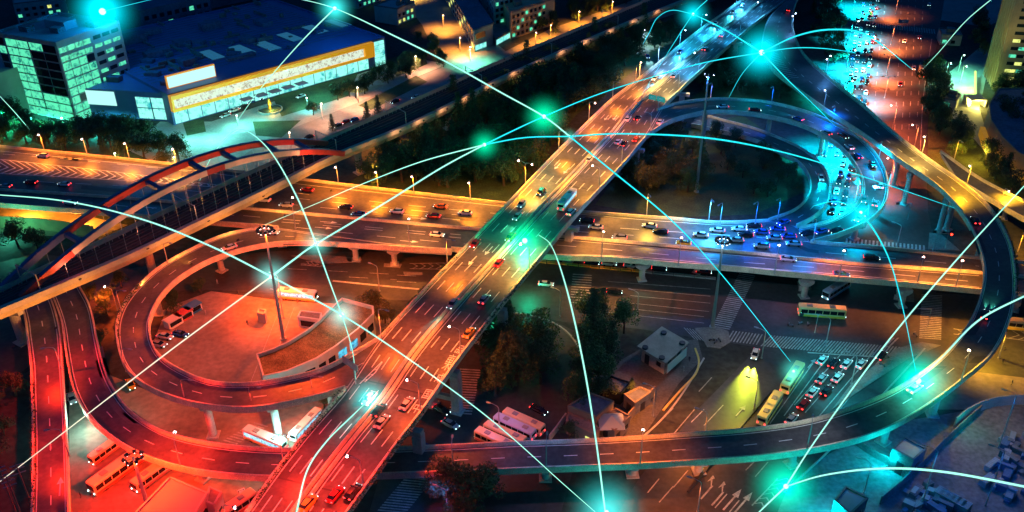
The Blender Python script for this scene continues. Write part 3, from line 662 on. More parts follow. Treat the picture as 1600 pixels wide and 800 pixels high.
lamp_row('top on the left loop ramp', 'lamps on the left loop ramp', [(262,411),(190,487),(198,580),(290,629),(395,641),(490,624)], 10.5, 7, (15,2), lit=False, power=1700)
lamp_row('left in the added row on the outer loop viaduct', 'added lamps on the outer loop viaduct', [(1110,157,{'col':(.05,.12,.7)}),(1205,163,{'col':(0,.1,1)}),(1300,194,{'col':(0,.14,1)}),(1372,252,{'col':(0,.4,1)}),(1386,300,{'col':(0,.6,1)}),(1352,350,{'col':(0,.6,1)}),(1270,377,{'col':(0,.25,1)}),(1180,349,{'col':(0,.1,1)}),(1125,351,{'col':(0,.25,.8)}),(1297,300,{'col':(0,.6,1),'z':6}),(1215,343,{'col':(0,.16,1)})], 9, 8, (-10,8), lit=False, power=6500)  # lamp row added to turn the loop blue
lamp_row('top along the left ramps', 'lamps between the two left ramps', [(98,582,{'lit':False}),(108,712,{'lit':False})], 6.5, 8, (-20,3), power=12000)
lamp_row('left beside the back street behind the railway', 'lamps of the back street', [(455,232,{'col':(1,.4,.22),'power':5000}),(504,186,{'col':(1,.4,.2),'power':7000}),(560,160,{'col':(1,.4,.2)}),(650,110,{'col':(1,.4,.2)}),(640,-5),(770,20),(735,95,{'col':(.2,1,.6)}),(693,44),(719,80),(837,72),(860,60),(904,38),(956,22),(1005,68),(999,120),(610,235)], 0, 8, (3,8), power=16000)
lamp_row('top in the partly added row along the avenue', 'lamps of the avenue at the right', [(1333,15,{'col':(0,.75,1),'power':110000,'to':(12,0)}),(1328,62,{'col':(0,.75,1),'power':110000,'to':(12,0)}),(1322,110,{'col':(0,.75,1),'power':110000,'to':(12,0)}),(1316,160,{'col':(0,.7,1),'power':110000,'to':(12,0)}),(1290,245,{'col':(0,.7,1),'power':110000,'to':(12,0)}),(1336,315,{'col':(0,.65,1),'power':60000,'lit':False}),(1402,-22,{'col':(1,.2,.06)}),(1399,22,{'lit':False,'col':(1,.2,.05)}),(1392,70,{'lit':False,'col':(1,.2,.05),'arms':2}),(1385,118,{'lit':False,'arms':2,'col':(1,.19,.05)}),(1382,153,{'lit':False,'arms':2,'col':(1,.17,.05)}),(1395,200,{'col':(1,.14,.04)}),(1428,232,{'col':(1,.13,.03)}),(1390,286,{'col':(1,.13,.03)}),(1372,330,{'lit':False})], 0, 10, (-12,0), power=20000)  # cyan lamps on the left added to wash the jam
lamp_row('top in the park at the far right', 'lamps of the park at the far right', [(1497,112,{'col':(.15,.9,.6)}),(1476,125,{'col':(.1,.9,.7)}),(1500,130,{'col':(.3,1,.5)}),(1560,330),(1588,400),(1592,440),(1490,252,{'lit':False})], 0, 9, (5,5), power=7000)
lamp_row('left in the partly added row over the side streets below the viaducts', 'lamps over the side streets', [(186,492,{'h':9}),(443,497,{'lit':False}),(593,455,{'lit':False,'power':11000}),(875,495,{'lit':False,'col':(.02,.5,.4),'power':900}),(995,498,{'lit':False,'col':(.25,.45,.12),'power':1500}),(1400,390,{'lit':False,'col':(.5,.06,.25),'power':1200}),(440,470,{'lit':False}),(1020,650,{'lit':False,'col':(1,.22,.03),'power':7000}),(1100,690,{'lit':False,'col':(1,.2,.02),'power':6000}),(1090,800,{'lit':False,'col':(1,.18,.04),'power':6000}),(1190,560,{'lit':False,'col':(.5,.3,.05),'power':1500}),(1178,640,{'lit':False,'col':(1,.6,.05),'power':3000}),(1330,600,{'lit':False,'col':(.02,.7,.8),'power':4500}),(1290,540,{'lit':False,'col':(.02,.6,.8),'power':1500}),(1560,560,{'lit':False,'col':(1,.5,.02),'power':12000}),(780,680,{'lit':False,'col':(.02,.15,.5),'power':1500}),(700,812,{'lit':False,'col':(.01,.1,.5),'power':2500}),(1440,790,{'lit':False,'col':(0,.16,.9),'power':1600,'h':16}),(1540,790,{'lit':False,'col':(0,.14,1),'power':2400,'h':16}),(1560,700,{'lit':False,'col':(0,.1,.6),'power':4000,'h':16}),(1350,770,{'lit':False,'col':(0,.2,.5),'power':1500})], 0, 9, (-6,-2), power=20000)  # most of these lamps are added to tint the ground below
lamp_row('left in the partly added row over the mall forecourt', 'lamps of the mall forecourt', [(130,262,{'col':(1,.45,.1)}),(183,256,{'col':(.8,1,.3)}),(275,262,{'col':(1,.6,.15)}),(481,168,{'col':(.2,1,.9)}),(345,170,{'col':(.1,.8,1)}),(372,196,{'col':(.2,1,.8)}),(100,200,{'col':(.1,1,.5)}),(52,196,{'col':(.05,1,.6),'power':9000,'spread':176,'lit':False}),(150,200,{'col':(.05,.9,.8),'power':5000,'spread':176,'lit':False}),(0,192,{'col':(.02,1,.45),'power':9000,'spread':176,'lit':False})], 0, 5, (3,6), power=2500, arm=.8)  # wide dark headed ones added to wash the tower front teal

def mast(label, bx, by, h, col, power, n=10, lit=True, spot=172):
    p = W(bx, by, 0); r = thing('light_mast', label, 'light mast', p)
    mb = MB(); mb.tube([(0, 0, 0), (0, 0, h*.5), (0, 0, h)], [.55, .38, .24], 12); mb.tube([(0, 0, 0), (0, 0, .5)], .9, 12); mb.build('pole', STEEL, r)
    ring = MB(); ring.tube([(1.5*math.cos(a*math.pi/8), 1.5*math.sin(a*math.pi/8), h-.2) for a in range(17)], .09, 6, False)
    for k in range(5): a = 2*math.pi*k/5; ring.tube([(0, 0, h-.5), (1.5*math.cos(a), 1.5*math.sin(a), h-.2)], .06, 5)
    ring.build('lamp_ring', DARK, r)
    m = max(col); wc = tuple(.5*q/m+.5 for q in col)
    for k in range(n):
        a = 2*math.pi*k/n; M = Matrix.Rotation(a, 4, 'Z') @ Matrix.Translation((1.9, 0, h-.1)) @ Matrix.Rotation(.6, 4, 'Y')
        f = MB(); f.box(-.3, .3, -.32, .32, -.3, .3, M); fl = f.build('floodlight', DARK, r)
        q = MB(); q.ball(M @ Vector((.15, 0, -.32)), .2, 8, 5); q.build('lens', emis('mast_lens_%d_%d_%d' % tuple(int(v*6) for v in wc), wc, 16 if lit else .5), fl)
    if lit: light('SPOT', (0, 0, h-.9), col, power, r, .8, spot=150, wide=True)
    return r
mast('tall mast with a ring of glowing floodlights standing in the orange bus yard', 443, 530, 34.5, (1,.085,.0), 70000)
mast('tall dark mast with a crown of cyan white lamps beside the crossroads island', 1113, 512, 28, (.25,.3,.4), 14000)
mast('slim tall mast with one cyan lamp inside the wooded loop at the right', 1088, 300, 44, (.02,.2,1), 20000, 3)
mast('short floodlight mast glowing white over the red bus parking at lower left', 232, 795, 15, (1,.03,.0), 34000, 7)

# ================================================================ vehicles
PT = {}
def paint(n, c, r=.25): return mat(n+'_car_paint', c, r, metal=.15)
PAINTS = {'white': paint('white', (.75,.75,.75)), 'silver': paint('silver', (.4,.42,.44)), 'black': paint('black', (.02,.02,.025)), 'red': paint('red', (.45,.02,.02)), 'yellow': paint('yellow', (.75,.42,.04)), 'blue': paint('blue', (.03,.1,.35)), 'orange': paint('orange', (.7,.2,.03))}
def wheel_mesh(r_, w):
    mb = MB(); n = 14; secs = []
    for y, r in ((-w/2, r_*.8), (-w/2, r_), (w/2, r_), (w/2, r_*.8)): secs.append([(r*math.cos(2*math.pi*i/n), y, r*math.sin(2*math.pi*i/n)) for i in range(n)])
    mb.loft(secs); return mb
def body_sections(xs):
    """xs: (x, halfwidth, z0, z1, top halfwidth)"""
    out = []
    for x, w, z0, z1, tw in xs:
        out.append([(x, -w*.94, z0), (x, -w, z0+.18), (x, -w, z0+(z1-z0)*.62), (x, -tw, z1), (x, tw, z1), (x, w, z0+(z1-z0)*.62), (x, w, z0+.18), (x, w*.94, z0)])
    return out
SHARED = {}
def share(key, fn, m):
    if key not in SHARED:
        me = bpy.data.meshes.new(key[0]); mb = fn(); me.from_pydata([tuple(v) for v in mb.v], [], mb.f)
        if key[-1] == 's':
            for p in me.polygons: p.use_smooth = True
        SHARED[key] = me
    me = SHARED[key].copy(); me.materials.clear(); me.materials.append(m); return me
def part(name, me, parent, loc=(0, 0, 0), bevel=0):
    o = bpy.data.objects.new(name, me); C.objects.link(o); o.parent = parent; o.location = loc
    if bevel:
        bv = o.modifiers.new('bevel', 'BEVEL'); bv.width = bevel; bv.segments = 2; bv.limit_method = 'ANGLE'
    return o
def make_car(colour, suv=False):
    r = thing('car', 'x', 'car'); H_ = .25 if suv else 0
    def body():
        mb = MB()
        mb.loft(body_sections([(-2.3,.78,.38,.88+H_*.5,.6), (-2.22,.88,.28,1.0+H_,.7), (-1.5,.91,.26,1.06+H_,.76), (0,.92,.26,1.02+H_*.6,.8), (1.1,.91,.26,.96+H_*.4,.78), (1.9,.86,.28,.82+H_*.4,.66), (2.28,.74,.36,.66+H_*.3,.52)]))
        return mb
    def cabin(): # roof panel
        mb = MB(); z = 1.46+H_; mb.loft([[(x, -w, z-.05+dz), (x, -w*.85, z+dz), (x, w*.85, z+dz), (x, w, z-.05+dz)] for x, w, dz in ((-1.25-H_*1.6,.56,-.04), (-.6,.62,0), (.1,.62,0), (.45,.58,-.05))]); return mb
    def glass():
        mb = MB(); z0 = .98+H_*.7; z1 = 1.42+H_
        b = [(-1.95-H_, .72), (1.25, .74)]; t = [(-1.28-H_*1.6, .57), (.48, .58)]
        vs = [(b[0][0], -b[0][1], z0), (b[1][0], -b[1][1], z0-.04), (b[1][0], b[1][1], z0-.04), (b[0][0], b[0][1], z0), (t[0][0], -t[0][1], z1), (t[1][0], -t[1][1], z1), (t[1][0], t[1][1], z1), (t[0][0], t[0][1], z1)]
        mb.add(vs, [(3,2,1,0),(4,5,6,7),(0,1,5,4),(1,2,6,5),(2,3,7,6),(3,0,4,7)]); return mb
    k = 's1' if suv else 's0'; pm = PAINTS[colour]
    part('body', share(('body', k), body, pm), r, bevel=.05); part('windows', share(('windows', k), glass, GLASS), r); part('roof', share(('roof', k), cabin, pm), r)
    for x in (-1.4, 1.4):
        for y in (-.8, .8): part('wheel', share(('wheel', k), lambda: wheel_mesh(.33, .22), RUBBER), r, (x, y, .33))
    for y in (-.6, .6):
        part('headlight', share(('headlight', k), lambda: MB().ball((0, 0, 0), .15, 8, 5, .6), HEADL), r, (2.18, y, .6+H_*.3)); part('taillight', share(('taillight', k), lambda: MB().box(-.05, .05, -.2, .2, -.11, .11), TAILL), r, (-2.29, y, .78+H_*.4))
    for y in (-.98, .98): part('mirror', share(('mirror', k), lambda: MB().box(-.1, .1, -.1, .1, -.07, .07), pm), r, (.75, y, 1.0+H_))
    return r
PROTO = {}
VEH = {}
def car(road, px, py, z, d, colour='white', suv=False, beam=None):
    a = heading(px, py, d[0], d[1], z); p = W(px, py, z+.7); p.z = z+.02; key = (colour, suv)
    if key not in PROTO:
        o = PROTO[key] = make_car(colour, suv); o.location = p; o.rotation_euler = (0, 0, a); KIDS[o] = [(c, list(c.children)) for c in o.children]
    else: o = copy_thing(PROTO[key], p, a)
    if beam:
        for yy in (-.6, .6): light('SPOT', (2.4, yy, .75), beam[0], beam[1]*(1.6 if beam[1] > 50000 else .7), o, .12, 'headlight_beam', 27, (math.radians(87.5), 0, math.radians(-90+(3 if yy > 0 else -3))))
    VEH.setdefault((road, colour, suv), []).append((px, py, o)); return o
random.seed(3)
EWN, EWS = (-20, -2), (20, 2)
for x, y, c in [(67,243,'white'),(48,284,'red'),(100,287,'white'),(8,290,'silver'),(480,296,'red'),(412,312,'white'),(447,320,'silver'),(540,323,'black'),(560,334,'blue'),(620,330,'white'),(688,322,'orange'),(727,332,'white'),(677,337,'red'),(917,344,'black'),(931,354,'white'),(968,371,'silver'),(1015,352,'white'),(1032,361,'black'),(1095,366,'white'),(1121,359,'white'),(1068,379,'yellow'),(1190,384,'silver')]:
    car('the far elevated carriageway', x, y, ZE, EWN, c, random.random() < .25)
for x, y, c in [(110,316,'white'),(683,366,'white'),(1232,404,'silver'),(1315,428,'blue'),(1362,402,'black'),(425,362,'white')]: car('the near elevated carriageway', x, y, ZE, EWS, c)
car('the left loop ramp', 358, 386, 7.7, (-14, 4), 'white'); 
dn = (-20, 24); up = (20, -24)
bm = lambda col, pw: (col, pw)
for x, y, c, b in [(845,299,'black',((.1,1,.6),9000)),(808,338,'white',((.1,1,.45),16000)),(797,370,'yellow',((.1,1,.5),9000)),(742,380,'red',None),(707,474,'silver',((.15,1,.8),26000)),(577,622,'white',((.3,1,.9),16000)),(1063,80,'blue',((.05,.7,1),26000)),(1023,122,'white',((.05,.6,1),16000)),(1160,8,'white',((.05,.7,1),20000)),(1145,18,'silver',((.05,.8,1),20000)),(1118,36,'white',((.05,.8,1),20000)),(815,318,'silver',None),(1180,-6,'white',None)]:
    car('the overpass heading down', x, y, ZD, dn, c, False, b)
for x, y, c in [(780,410,'red'),(757,467,'silver'),(733,519,'yellow'),(892,331,'white'),(921,248,'white'),(966,221,'white'),(975,224,'black'),(994,217,'red'),(981,185,'white'),(996,184,'black'),(1032,190,'white'),(636,630,'silver'),(592,640,'black'),(597,658,'silver'),(524,772,'red'),(552,768,'black'),(482,786,'yellow'),(1053,118,'white'),(1101,76,'silver'),(1128,55,'white')]:
    car('the overpass heading up', x, y, ZD, up, c, random.random() < .2)
for x, y, z, d, c, b in [(1129,166,13.5,(-14,0),'white',0),(1180,171,12.9,(14,1),'red',0),(1247,185,12,(-14,-5),'blue',1),(1291,207,11.6,(-14,-7),'silver',1),(1318,212,11,(10,6),'red',0),(1327,229,10.8,(-10,-8),'white',1),(1341,243,10.6,(-8,-9),'blue',0),(1364,256,10.3,(7,12),'black',0),(1376,289,9.7,(0,-12),'white',0),(1350,311,9.2,(-2,12),'silver',1),(1368,317,9,(4,-12),'silver',1),(1343,341,8.4,(-8,6),'white',1),(1306,360,7.9,(-12,3),'black',0),(1283,361,7.8,(-12,3),'blue',1),(1261,364,7.7,(-12,2),'black',0)]:
    car('the wide outer loop viaduct', x, y, z, d, c, False, ((.0,.6,1), 9000) if b else None)
for x, y, c, b in [(1232,368,'blue',1),(1210,371,'silver',0),(1190,362,'blue',1),(1165,366,'black',0),(1150,374,'silver',1),(1178,352,'black',0),(1215,357,'blue',1),(1155,357,'white',0),(1240,380,'silver',1)]:
    car('the blue lit merge', x, y, ZE, (-20, -1), c, False, ((.0,.5,1), 9000) if b else None)
car('the inner ramp', 1283, 277, 5.6, (3, 12), 'white', False, ((.0,.7,1), 12000)); car('the inner ramp', 1224, 347, 7.3, (-14, 5), 'blue', False, ((.0,.5,1), 9000))
for x, y, z, d, c, b in [(1524,344,14.1,(-8,-12),'black',0),(1540,491,13.3,(7,-18),'black',((.1,1,.7),9000)),(1430,606,11,(12,-8),'white',((.1,1,.8),12000)),(1232,15,14.4,(6,-14),'red',0)]: car('the curved flyover', x, y, z, d, c, False, b or None)
for x, y, c, s in [(1413,64,'white',-1),(1437,58,'red',-1),(1428,106,'white',-1),(1407,131,'red',-1),(1382,73,'silver',1),(1452,7,'white',-1),(1361,22,'orange',-1),(1366,60,'white',-1)]: car('the orange lit avenue', x, y, 0.03, (s*1.5, -s*15) if s < 0 else (-1.5, 15), c)
# the jam: four lanes nose to tail, headlights towards us
cols = ['black','black','silver','white','blue','black','silver','red','black','blue']
for ln, (xa, ya, xb, yb) in enumerate([(1351,-6,1331,168),(1362,-6,1341,168),(1372,-6,1350,168),(1341,22,1324,160)]):
    y = ya+ln*3
    while y < yb:
        t = (y-ya)/(yb-ya); car('the jammed avenue', xa+(xb-xa)*t, y, .03, (-1.6, 14), random.choice(cols), random.random() < .3); y += random.uniform(8.5, 14)*(1+.3*t)
for ln, (xa, ya, xb, yb) in enumerate([(1312,226,1304,252),(1320,240,1300,330),(1329,262,1313,345),(1298,225,1286,244)]):
    y = ya
    while y < yb:
        t = (y-ya)/(yb-ya); car('the avenue below the right loop', xa+(xb-xa)*t, y, .03, (-2, 14), random.choice(cols), random.random() < .3); y += random.uniform(11, 17)
for x, y, c in [(1285,562,'white'),(1303,567,'black'),(1323,568,'white'),(1346,568,'white'),(1284,591,'silver'),(1309,589,'white'),(1270,612,'white'),(1292,610,'black'),(1256,631,'red'),(1237,654,'silver'),(1377,555,'black')]:
    car('the queue at the crossing', x, y, .05, (12, -14), c)
for x, y, d, c, b in [(1180,553,(-5,16),'white',((.85,1,.05),60000)),(960,455,(14,1),'black',((.1,1,.7),9000)),(853,443,(14,1),'white',None)]: car('the streets under the viaducts', x, y, .05, d, c, False, b)
for x, y, c in [(925,410,'black'),(952,411,'white'),(986,414,'white'),(1030,419,'black'),(1100,424,'red')]: car('the lane behind the barriers', x, y, .05, (14, 1.2), c)
for x, y, c in [(650,151,'white'),(617,158,'black'),(553,187,'blue'),(527,196,'black'),(540,190,'red'),(482,214,'black'),(1152,4,'silver')]: car('the back street behind the railway', x, y, .05, (-14, 6), c)
for x, y, c in [(258,525,'white'),(282,521,'blue'),(248,537,'silver')]: car('the orange bus yard', x, y, .05, (14, 3), c)
for x, y, c in [(112,622,'white'),(408,152,'black'),(380,776,'white'),(204,600,'yellow'),(1012,88,'blue')]: car('open ground', x, y, .05, (5, 12), c, False, ((.4, 1, 1), 20000) if x == 1012 else None)

for x, y, c in [(365,172,'white'),(352,180,'silver'),(380,166,'black'),(470,150,'white'),(392,158,'blue')]: car('the mall forecourt', x, y, .05, (-14, 5), c)
for x, y, c in [(690,640,'black'),(704,662,'silver'),(668,700,'blue'),(842,640,'black')]: car('the dark parking lot', x, y, .05, (14, 7), c)
def make_bus(kind):
    L, w, h = (11.6, 1.25, 3.0); r = thing('bus', 'x', 'bus')
    base = {'white': (.75,.74,.7), 'yellow': (.75,.62,.25), 'red': (.75,.6,.32), 'blue': (.45,.55,.65)}[kind]; bm_ = mat(kind+'_bus_paint', base, .4)
    mb = MB(); sec = []
    for x, s in ((-L/2,.93), (-L/2+.15,1), (L/2-.25,1), (L/2,.9)): sec.append([(x, -w*s, .35), (x, -w*s, h-.25), (x, -w*s*.88, h*(1-(1-s)*.3)), (x, w*s*.88, h*(1-(1-s)*.3)), (x, w*s, h-.25), (x, w*s, .35)])
    mb.loft(sec); mb.build('body', bm_, r)
    sk = MB(); sk.box(-L/2+.2, L/2-.3, -w-.012, w+.012, .4, .95); sk.build('skirt', mat(kind+'_bus_skirt', {'white': (.8,.5,.08), 'yellow': (.8,.5,.05), 'red': (.5,.12,.08), 'blue': (.1,.25,.5)}[kind], .4), r)
    wm = {'white': interior('bus_window_lit', (.3,.8,1), (.02,.1,.2), 1.2, 1.5)}.get(kind, GLASS)
    for s in (-1, 1):
        for x0 in (-5.3, -3.5, -1.7, .1, 1.9, 3.7):
            q = MB(); q.box(x0, x0+1.65, s*w-.02, s*w+.02, 1.35, 2.45); q.build('window', wm, r)
    q = MB(); q.box(L/2-.12, L/2+.02, -1.05, 1.05, 1.3, 2.5); q.build('windscreen', GLASS, r)
    q = MB(); q.box(-L/2-.02, -L/2+.1, -.9, .9, 1.6, 2.4); q.build('rear_window', GLASS, r)
    for x0, x1 in ((-3.9, -2.5), (1.8, 3.2)): q = MB(); q.box(x0, x1, -.55, .55, h, h+.22); q.build('roof_unit', mat('roof_unit', (.3,.28,.26), .6), r)
    for x in (-3.2, 3.4):
        for y in (-1.1, 1.1): part('wheel', share(('bus_wheel', 's0'), lambda: wheel_mesh(.48, .3), RUBBER), r, (x, y, .48))
    for y in (-.9, .9):
        part('headlight', share(('bus_headlight', 's0'), lambda: MB().ball((0, 0, 0), .15, 8, 5), HEADL), r, (L/2+.02, y, .8)); part('taillight', share(('bus_taillight', 's0'), lambda: MB().box(-.05, .05, -.15, .15, -.15, .15), TAILL), r, (-L/2-.01, y, 1))
    return r
BP = {}
def bus(kind, px, py, z, d, label, sc=1.0):
    a = heading(px, py, d[0], d[1], z); p = W(px, py, z+1.5); p.z = z+.02
    if kind not in BP: o = BP[kind] = make_bus(kind); o.location = p; o.rotation_euler = (0, 0, a); o.scale = (sc, sc, sc); o['label'] = label; KIDS[o] = [(c, list(c.children)) for c in o.children]
    else: o = copy_thing(BP[kind], p, a, label, sc)
    o['group'] = 'buses and coaches'; return o
bus('white', 465, 460, .05, (20, 2), 'white and yellow bus with blue lit windows in the orange bus yard')
bus('white', 414, 686, .05, (-22, -9), 'pale bus parked under the left loop ramp next to a flared pier')
bus('white', 478, 663, .05, (12, -12), 'bus nosing out beside the overpass near the left loop ramp', .9)
bus('red', 169, 699, .05, (-15, 11), 'short bus parked highest of the three in the red lit yard at lower left', .85)
bus('red', 182, 737, .05, (-22, 16), 'long bus in the middle of the three in the red lit yard at lower left', 1.15)
bus('red', 243, 737, .05, (-15, 11), 'bus parked right behind the glowing floodlight mast in the red lit yard')
bus('red', 362, 796, .05, (12, -8), 'bus cut by the bottom edge of the picture beside the red roofed depot')
for i, (x, y, lab) in enumerate([(818,659,'pale coach topmost of the four parked above the curved flyover'),(804,667,'bluish coach second from top of the four above the curved flyover'),(789,679,'pale coach third from top of the four above the curved flyover'),(775,689,'pale coach lowest of the four half hidden by the curved flyover')]):
    bus('blue' if i == 1 else 'white' if i == 5 else 'red', x, y, .03, (-20, -9), lab, .95)
bus('yellow', 1203, 638, .05, (13, -20), 'yellow bus nearer the flyover of two in line at the crossing')
bus('yellow', 1238, 590, .05, (13, -20), 'yellow and teal bus in front of two in line at the crossing')
bus('yellow', 1284, 487, .05, (20, 1.5), 'pale bus crossing the wide junction to the right', 1.1)
bus('blue', 1307, 451, .05, (-14, 9), 'dark coach turning under the elevated road', 1.0)
bus('yellow', 1585, 506, .05, (20, 2), 'pale bus at the right edge behind the curved flyover')
bus('yellow', 1440, 112, .05, (-.5, -12), 'pale bus driving away on the orange lit avenue')
bus('white', 886, 312, ZD, (20, -24), 'white bus driving up the right side of the overpass')

for (road, colour, suv), items in VEH.items():
    kd = 'tall' if suv else 'low'; items.sort(key=lambda q: (q[0] if road.startswith(('the far','the near','the wide','the blue','the lane','the orange bus')) else -q[1])); n = len(items)
    frm = 'left' if road.startswith(('the far','the near','the wide','the blue','the lane','the orange bus')) else 'bottom'
    for i, (x, y, o) in enumerate(items):
        o['label'] = '%s %s car %son %s' % (kd, colour, '' if n == 1 else '', road) if n == 1 else '%s from the %s of the %s %s cars on %s' % (ordinal(i), frm, kd, colour, road)
        o['group'] = 'cars on '+road
# ================================================================ trees
def tree_meshes(seed, kind):
    rnd = random.Random(seed); tr = MB(); cr_ = MB()
    def leaf(c, s):
        a = Vector((rnd.gauss(0,1), rnd.gauss(0,1), rnd.gauss(0,1))).normalized(); b = a.orthogonal().normalized(); d = a.cross(b)
        w = rnd.uniform(.7, 1.3)*s
        k = len(cr_.v); cr_.v += [tuple(c+b*w), tuple(c+d*w*.7), tuple(c-b*w), tuple(c-d*w*.7)]; cr_.f.append((k, k+1, k+2, k+3))
    if kind == 'broad':
        H0 = 8.5; tr.tube([(0,0,0),(.1,.05,2),(.2,-.1,4.2),(.1,.1,6)], [.32,.25,.18,.08], 7)
        cl = []
        for i in range(13):
            a = rnd.uniform(0, 6.28); r = rnd.uniform(.6, 3.2); z = rnd.uniform(3.6, 7.6)-r*.28
            c = Vector((r*math.cos(a), r*math.sin(a), z)); cl.append((c, rnd.uniform(1.1, 1.9)))
            tr.tube([(.1,0,2.4+rnd.random()*1.6), tuple(c*.6+Vector((0,0,z*.32))), tuple(c)], [.13,.08,.03], 5, False)
        for c, r in cl:
            for _ in range(210):
                v = Vector((rnd.gauss(0,1), rnd.gauss(0,1), rnd.gauss(0,.8))).normalized()*r*rnd.uniform(.55, 1.08); leaf(c+v, .2)
    else:
        tr.tube([(0,0,0),(0,0,6),(0,0,11)], [.28,.16,.04], 7)
        for lv in range(15):
            z = 1.4+lv*.66; R_ = 2.9*(1-lv/16)**.85*rnd.uniform(.85, 1.1); nb = 9 if lv < 10 else 6
            for k in range(nb):
                a = 6.28*k/nb+lv*.7+rnd.uniform(-.2, .2); q = R_*rnd.uniform(.75, 1.15); e = Vector((q*math.cos(a), q*math.sin(a), z-q*.28))
                if lv % 2 == 0: tr.tube([(0,0,z), tuple(e)], [.05,.015], 4, False)
                for _ in range(20):
                    t = rnd.random()**.6; p = Vector((0,0,z)).lerp(e, t); leaf(p+Vector((rnd.gauss(0,.22), rnd.gauss(0,.22), rnd.gauss(0,.13))), .17)
    return tr, cr_
TREES = {}
def tree(kind, var, px, py, sc, label, group, leafm=None):
    lm = leafm or LEAF; key = (kind, var, lm.name); p = W(px, py, 0)
    if key not in TREES:
        tr, cw = tree_meshes(var*17+5, kind); r = thing('conifer' if kind == 'conifer' else 'tree', label, 'tree', p, random.uniform(0, 6.28)); r.scale = (sc, sc, sc)
        tr.build('trunk', BARK, r); cw.build('crown', lm, r); TREES[key] = r; KIDS[r] = [(c, []) for c in r.children]; r['group'] = group; return r
    r = copy_thing(TREES[key], p, random.uniform(0, 6.28), label, sc); r['group'] = group; r.name = 'conifer' if kind == 'conifer' else 'tree'; return r
def inpoly(p, poly):
    c = False; n = len(poly)
    for i in range(n):
        a, b = poly[i], poly[(i+1) % n]
        if (a[1] > p[1]) != (b[1] > p[1]) and p[0] < (b[0]-a[0])*(p[1]-a[1])/(b[1]-a[1])+a[0]: c = not c
    return c
def grove(poly, spacing, label, group, sc=(.85, 1.35), leafs=(LEAF, LEAF2), conifer=.0, seed=1, cap=200):
    rnd = random.Random(seed); wp = [W(*q)[:2] for q in poly]; x0 = min(q[0] for q in wp); x1 = max(q[0] for q in wp); y0 = min(q[1] for q in wp); y1 = max(q[1] for q in wp); n = 0
    y = y0; made = []
    while y < y1:
        x = x0
        while x < x1:
            q = (x+rnd.uniform(-.4, .4)*spacing, y+rnd.uniform(-.4, .4)*spacing)
            if inpoly(q, wp) and n < cap:
                v = R3.transposed() @ (Vector((q[0], q[1], 0))-Vector((0, 0, CAM_H))); px, py = 800+FPX*v.x/-v.z, 400-FPX*v.y/-v.z
                made.append((px, tree('conifer' if rnd.random() < conifer else 'broad', rnd.randrange(3), px, py, rnd.uniform(*sc), label, group, rnd.choice(leafs)))); n += 1
            x += spacing
        y += spacing
    if n <= 60:
        for i, (q, o) in enumerate(sorted(made, key=lambda v: v[0])): o['label'] = ordinal(i)+' from the left of the '+group
random.seed(11)
grove([(560,300),(640,215),(740,168),(800,130),(900,92),(1010,55),(1000,90),(945,150),(890,205),(845,255),(790,305),(680,292)], 8.6, 'dark tree in the dense wood between the railway viaduct and the diagonal overpass', 'dark trees in the middle wood', (1.2, 1.9), (LEAF, LEAF2, LEAF2), .22, 1, 120)
grove([(985,245),(1010,225),(1050,215),(1110,260),(1090,300),(1000,315),(965,300)], 7.5, 'tree in the dark clump inside the right loop beside the overpass', 'trees inside the right loop', (.9, 1.4), (LEAF, LEAF3), .1, 2, 30)
grove([(1110,200),(1190,235),(1240,265),(1235,310),(1120,325),(1100,260)], 11, 'tree in the darkest part of the wood inside the right loop', 'dark trees inside the right loop', (.6, 1.0), (LEAF2,), .1, 3, 30)
grove([(1075,150),(1090,128),(1160,70),(1190,95),(1215,125),(1260,160),(1230,160),(1160,148),(1110,150)], 8, 'dark blue tree between the right loop and the top of the overpass', 'trees between loop and overpass', (.9, 1.4), (LEAF2,), .25, 4, 45)
grove([(1262,10),(1318,-10),(1318,150),(1345,178),(1300,105),(1262,60)], 11, 'dark tree left of the jammed avenue at the top', 'trees left of the avenue', (.8, 1.3), (LEAF2,), .1, 5, 40)
grove([(1446,100),(1470,100),(1478,170),(1500,215),(1560,270),(1600,320),(1540,280),(1470,230),(1442,200)], 7, 'tree in the park right of the avenue', 'trees in the park on the right', (.85, 1.4), (LEAF, LEAF2), .1, 6, 50)
grove([(1560,150),(1620,140),(1640,260),(1590,235),(1560,200)], 7.5, 'tree at the foot of the right hand tower', 'trees at the foot of the right tower', (1, 1.5), (LEAF2,), 0, 7, 24)
grove([(640,60),(672,58),(690,80),(700,110),(676,100)], 6.5, 'x', 'trees beside the orange street', (.7, 1.0), (LEAF,), .1, 21, 12)
grove([(880,15),(1000,-22),(1080,-30),(1010,2),(900,34)], 9, 'x', 'trees at the top edge behind the railway', (.8, 1.1), (LEAF,), .1, 22, 14)
grove([(1040,620),(1000,640),(905,700),(870,700),(905,600),(880,560),(905,560),(930,600)], 9, 'x', 'trees around the walled compound', (.6, .9), (LEAF2,), .2, 23, 6)
grove([(742,520),(800,498),(858,520),(862,600),(830,630),(770,620)], 8, 'x', 'trees of the clump below the overpass pier', (1.0, 1.5), (LEAF, LEAF2), .15, 24, 9)
grove([(885,500),(960,488),(985,520),(950,560),(930,610),(885,620)], 8, 'x', 'trees around the spiky conifer', (.9, 1.3), (LEAF, LEAF2), .4, 25, 9)
grove([(690,770),(760,765),(790,800),(790,840),(690,840)], 8.5, 'x', 'trees below the curved flyover at the bottom', (1.0, 1.4), (LEAF2,), 0, 26, 6)
grove([(1520,40),(1546,20),(1550,110),(1520,70)], 8, 'tree beside the driveway of the right hand tower', 'trees beside the driveway', (.8, 1.2), (LEAF2,), 0, 8, 10)
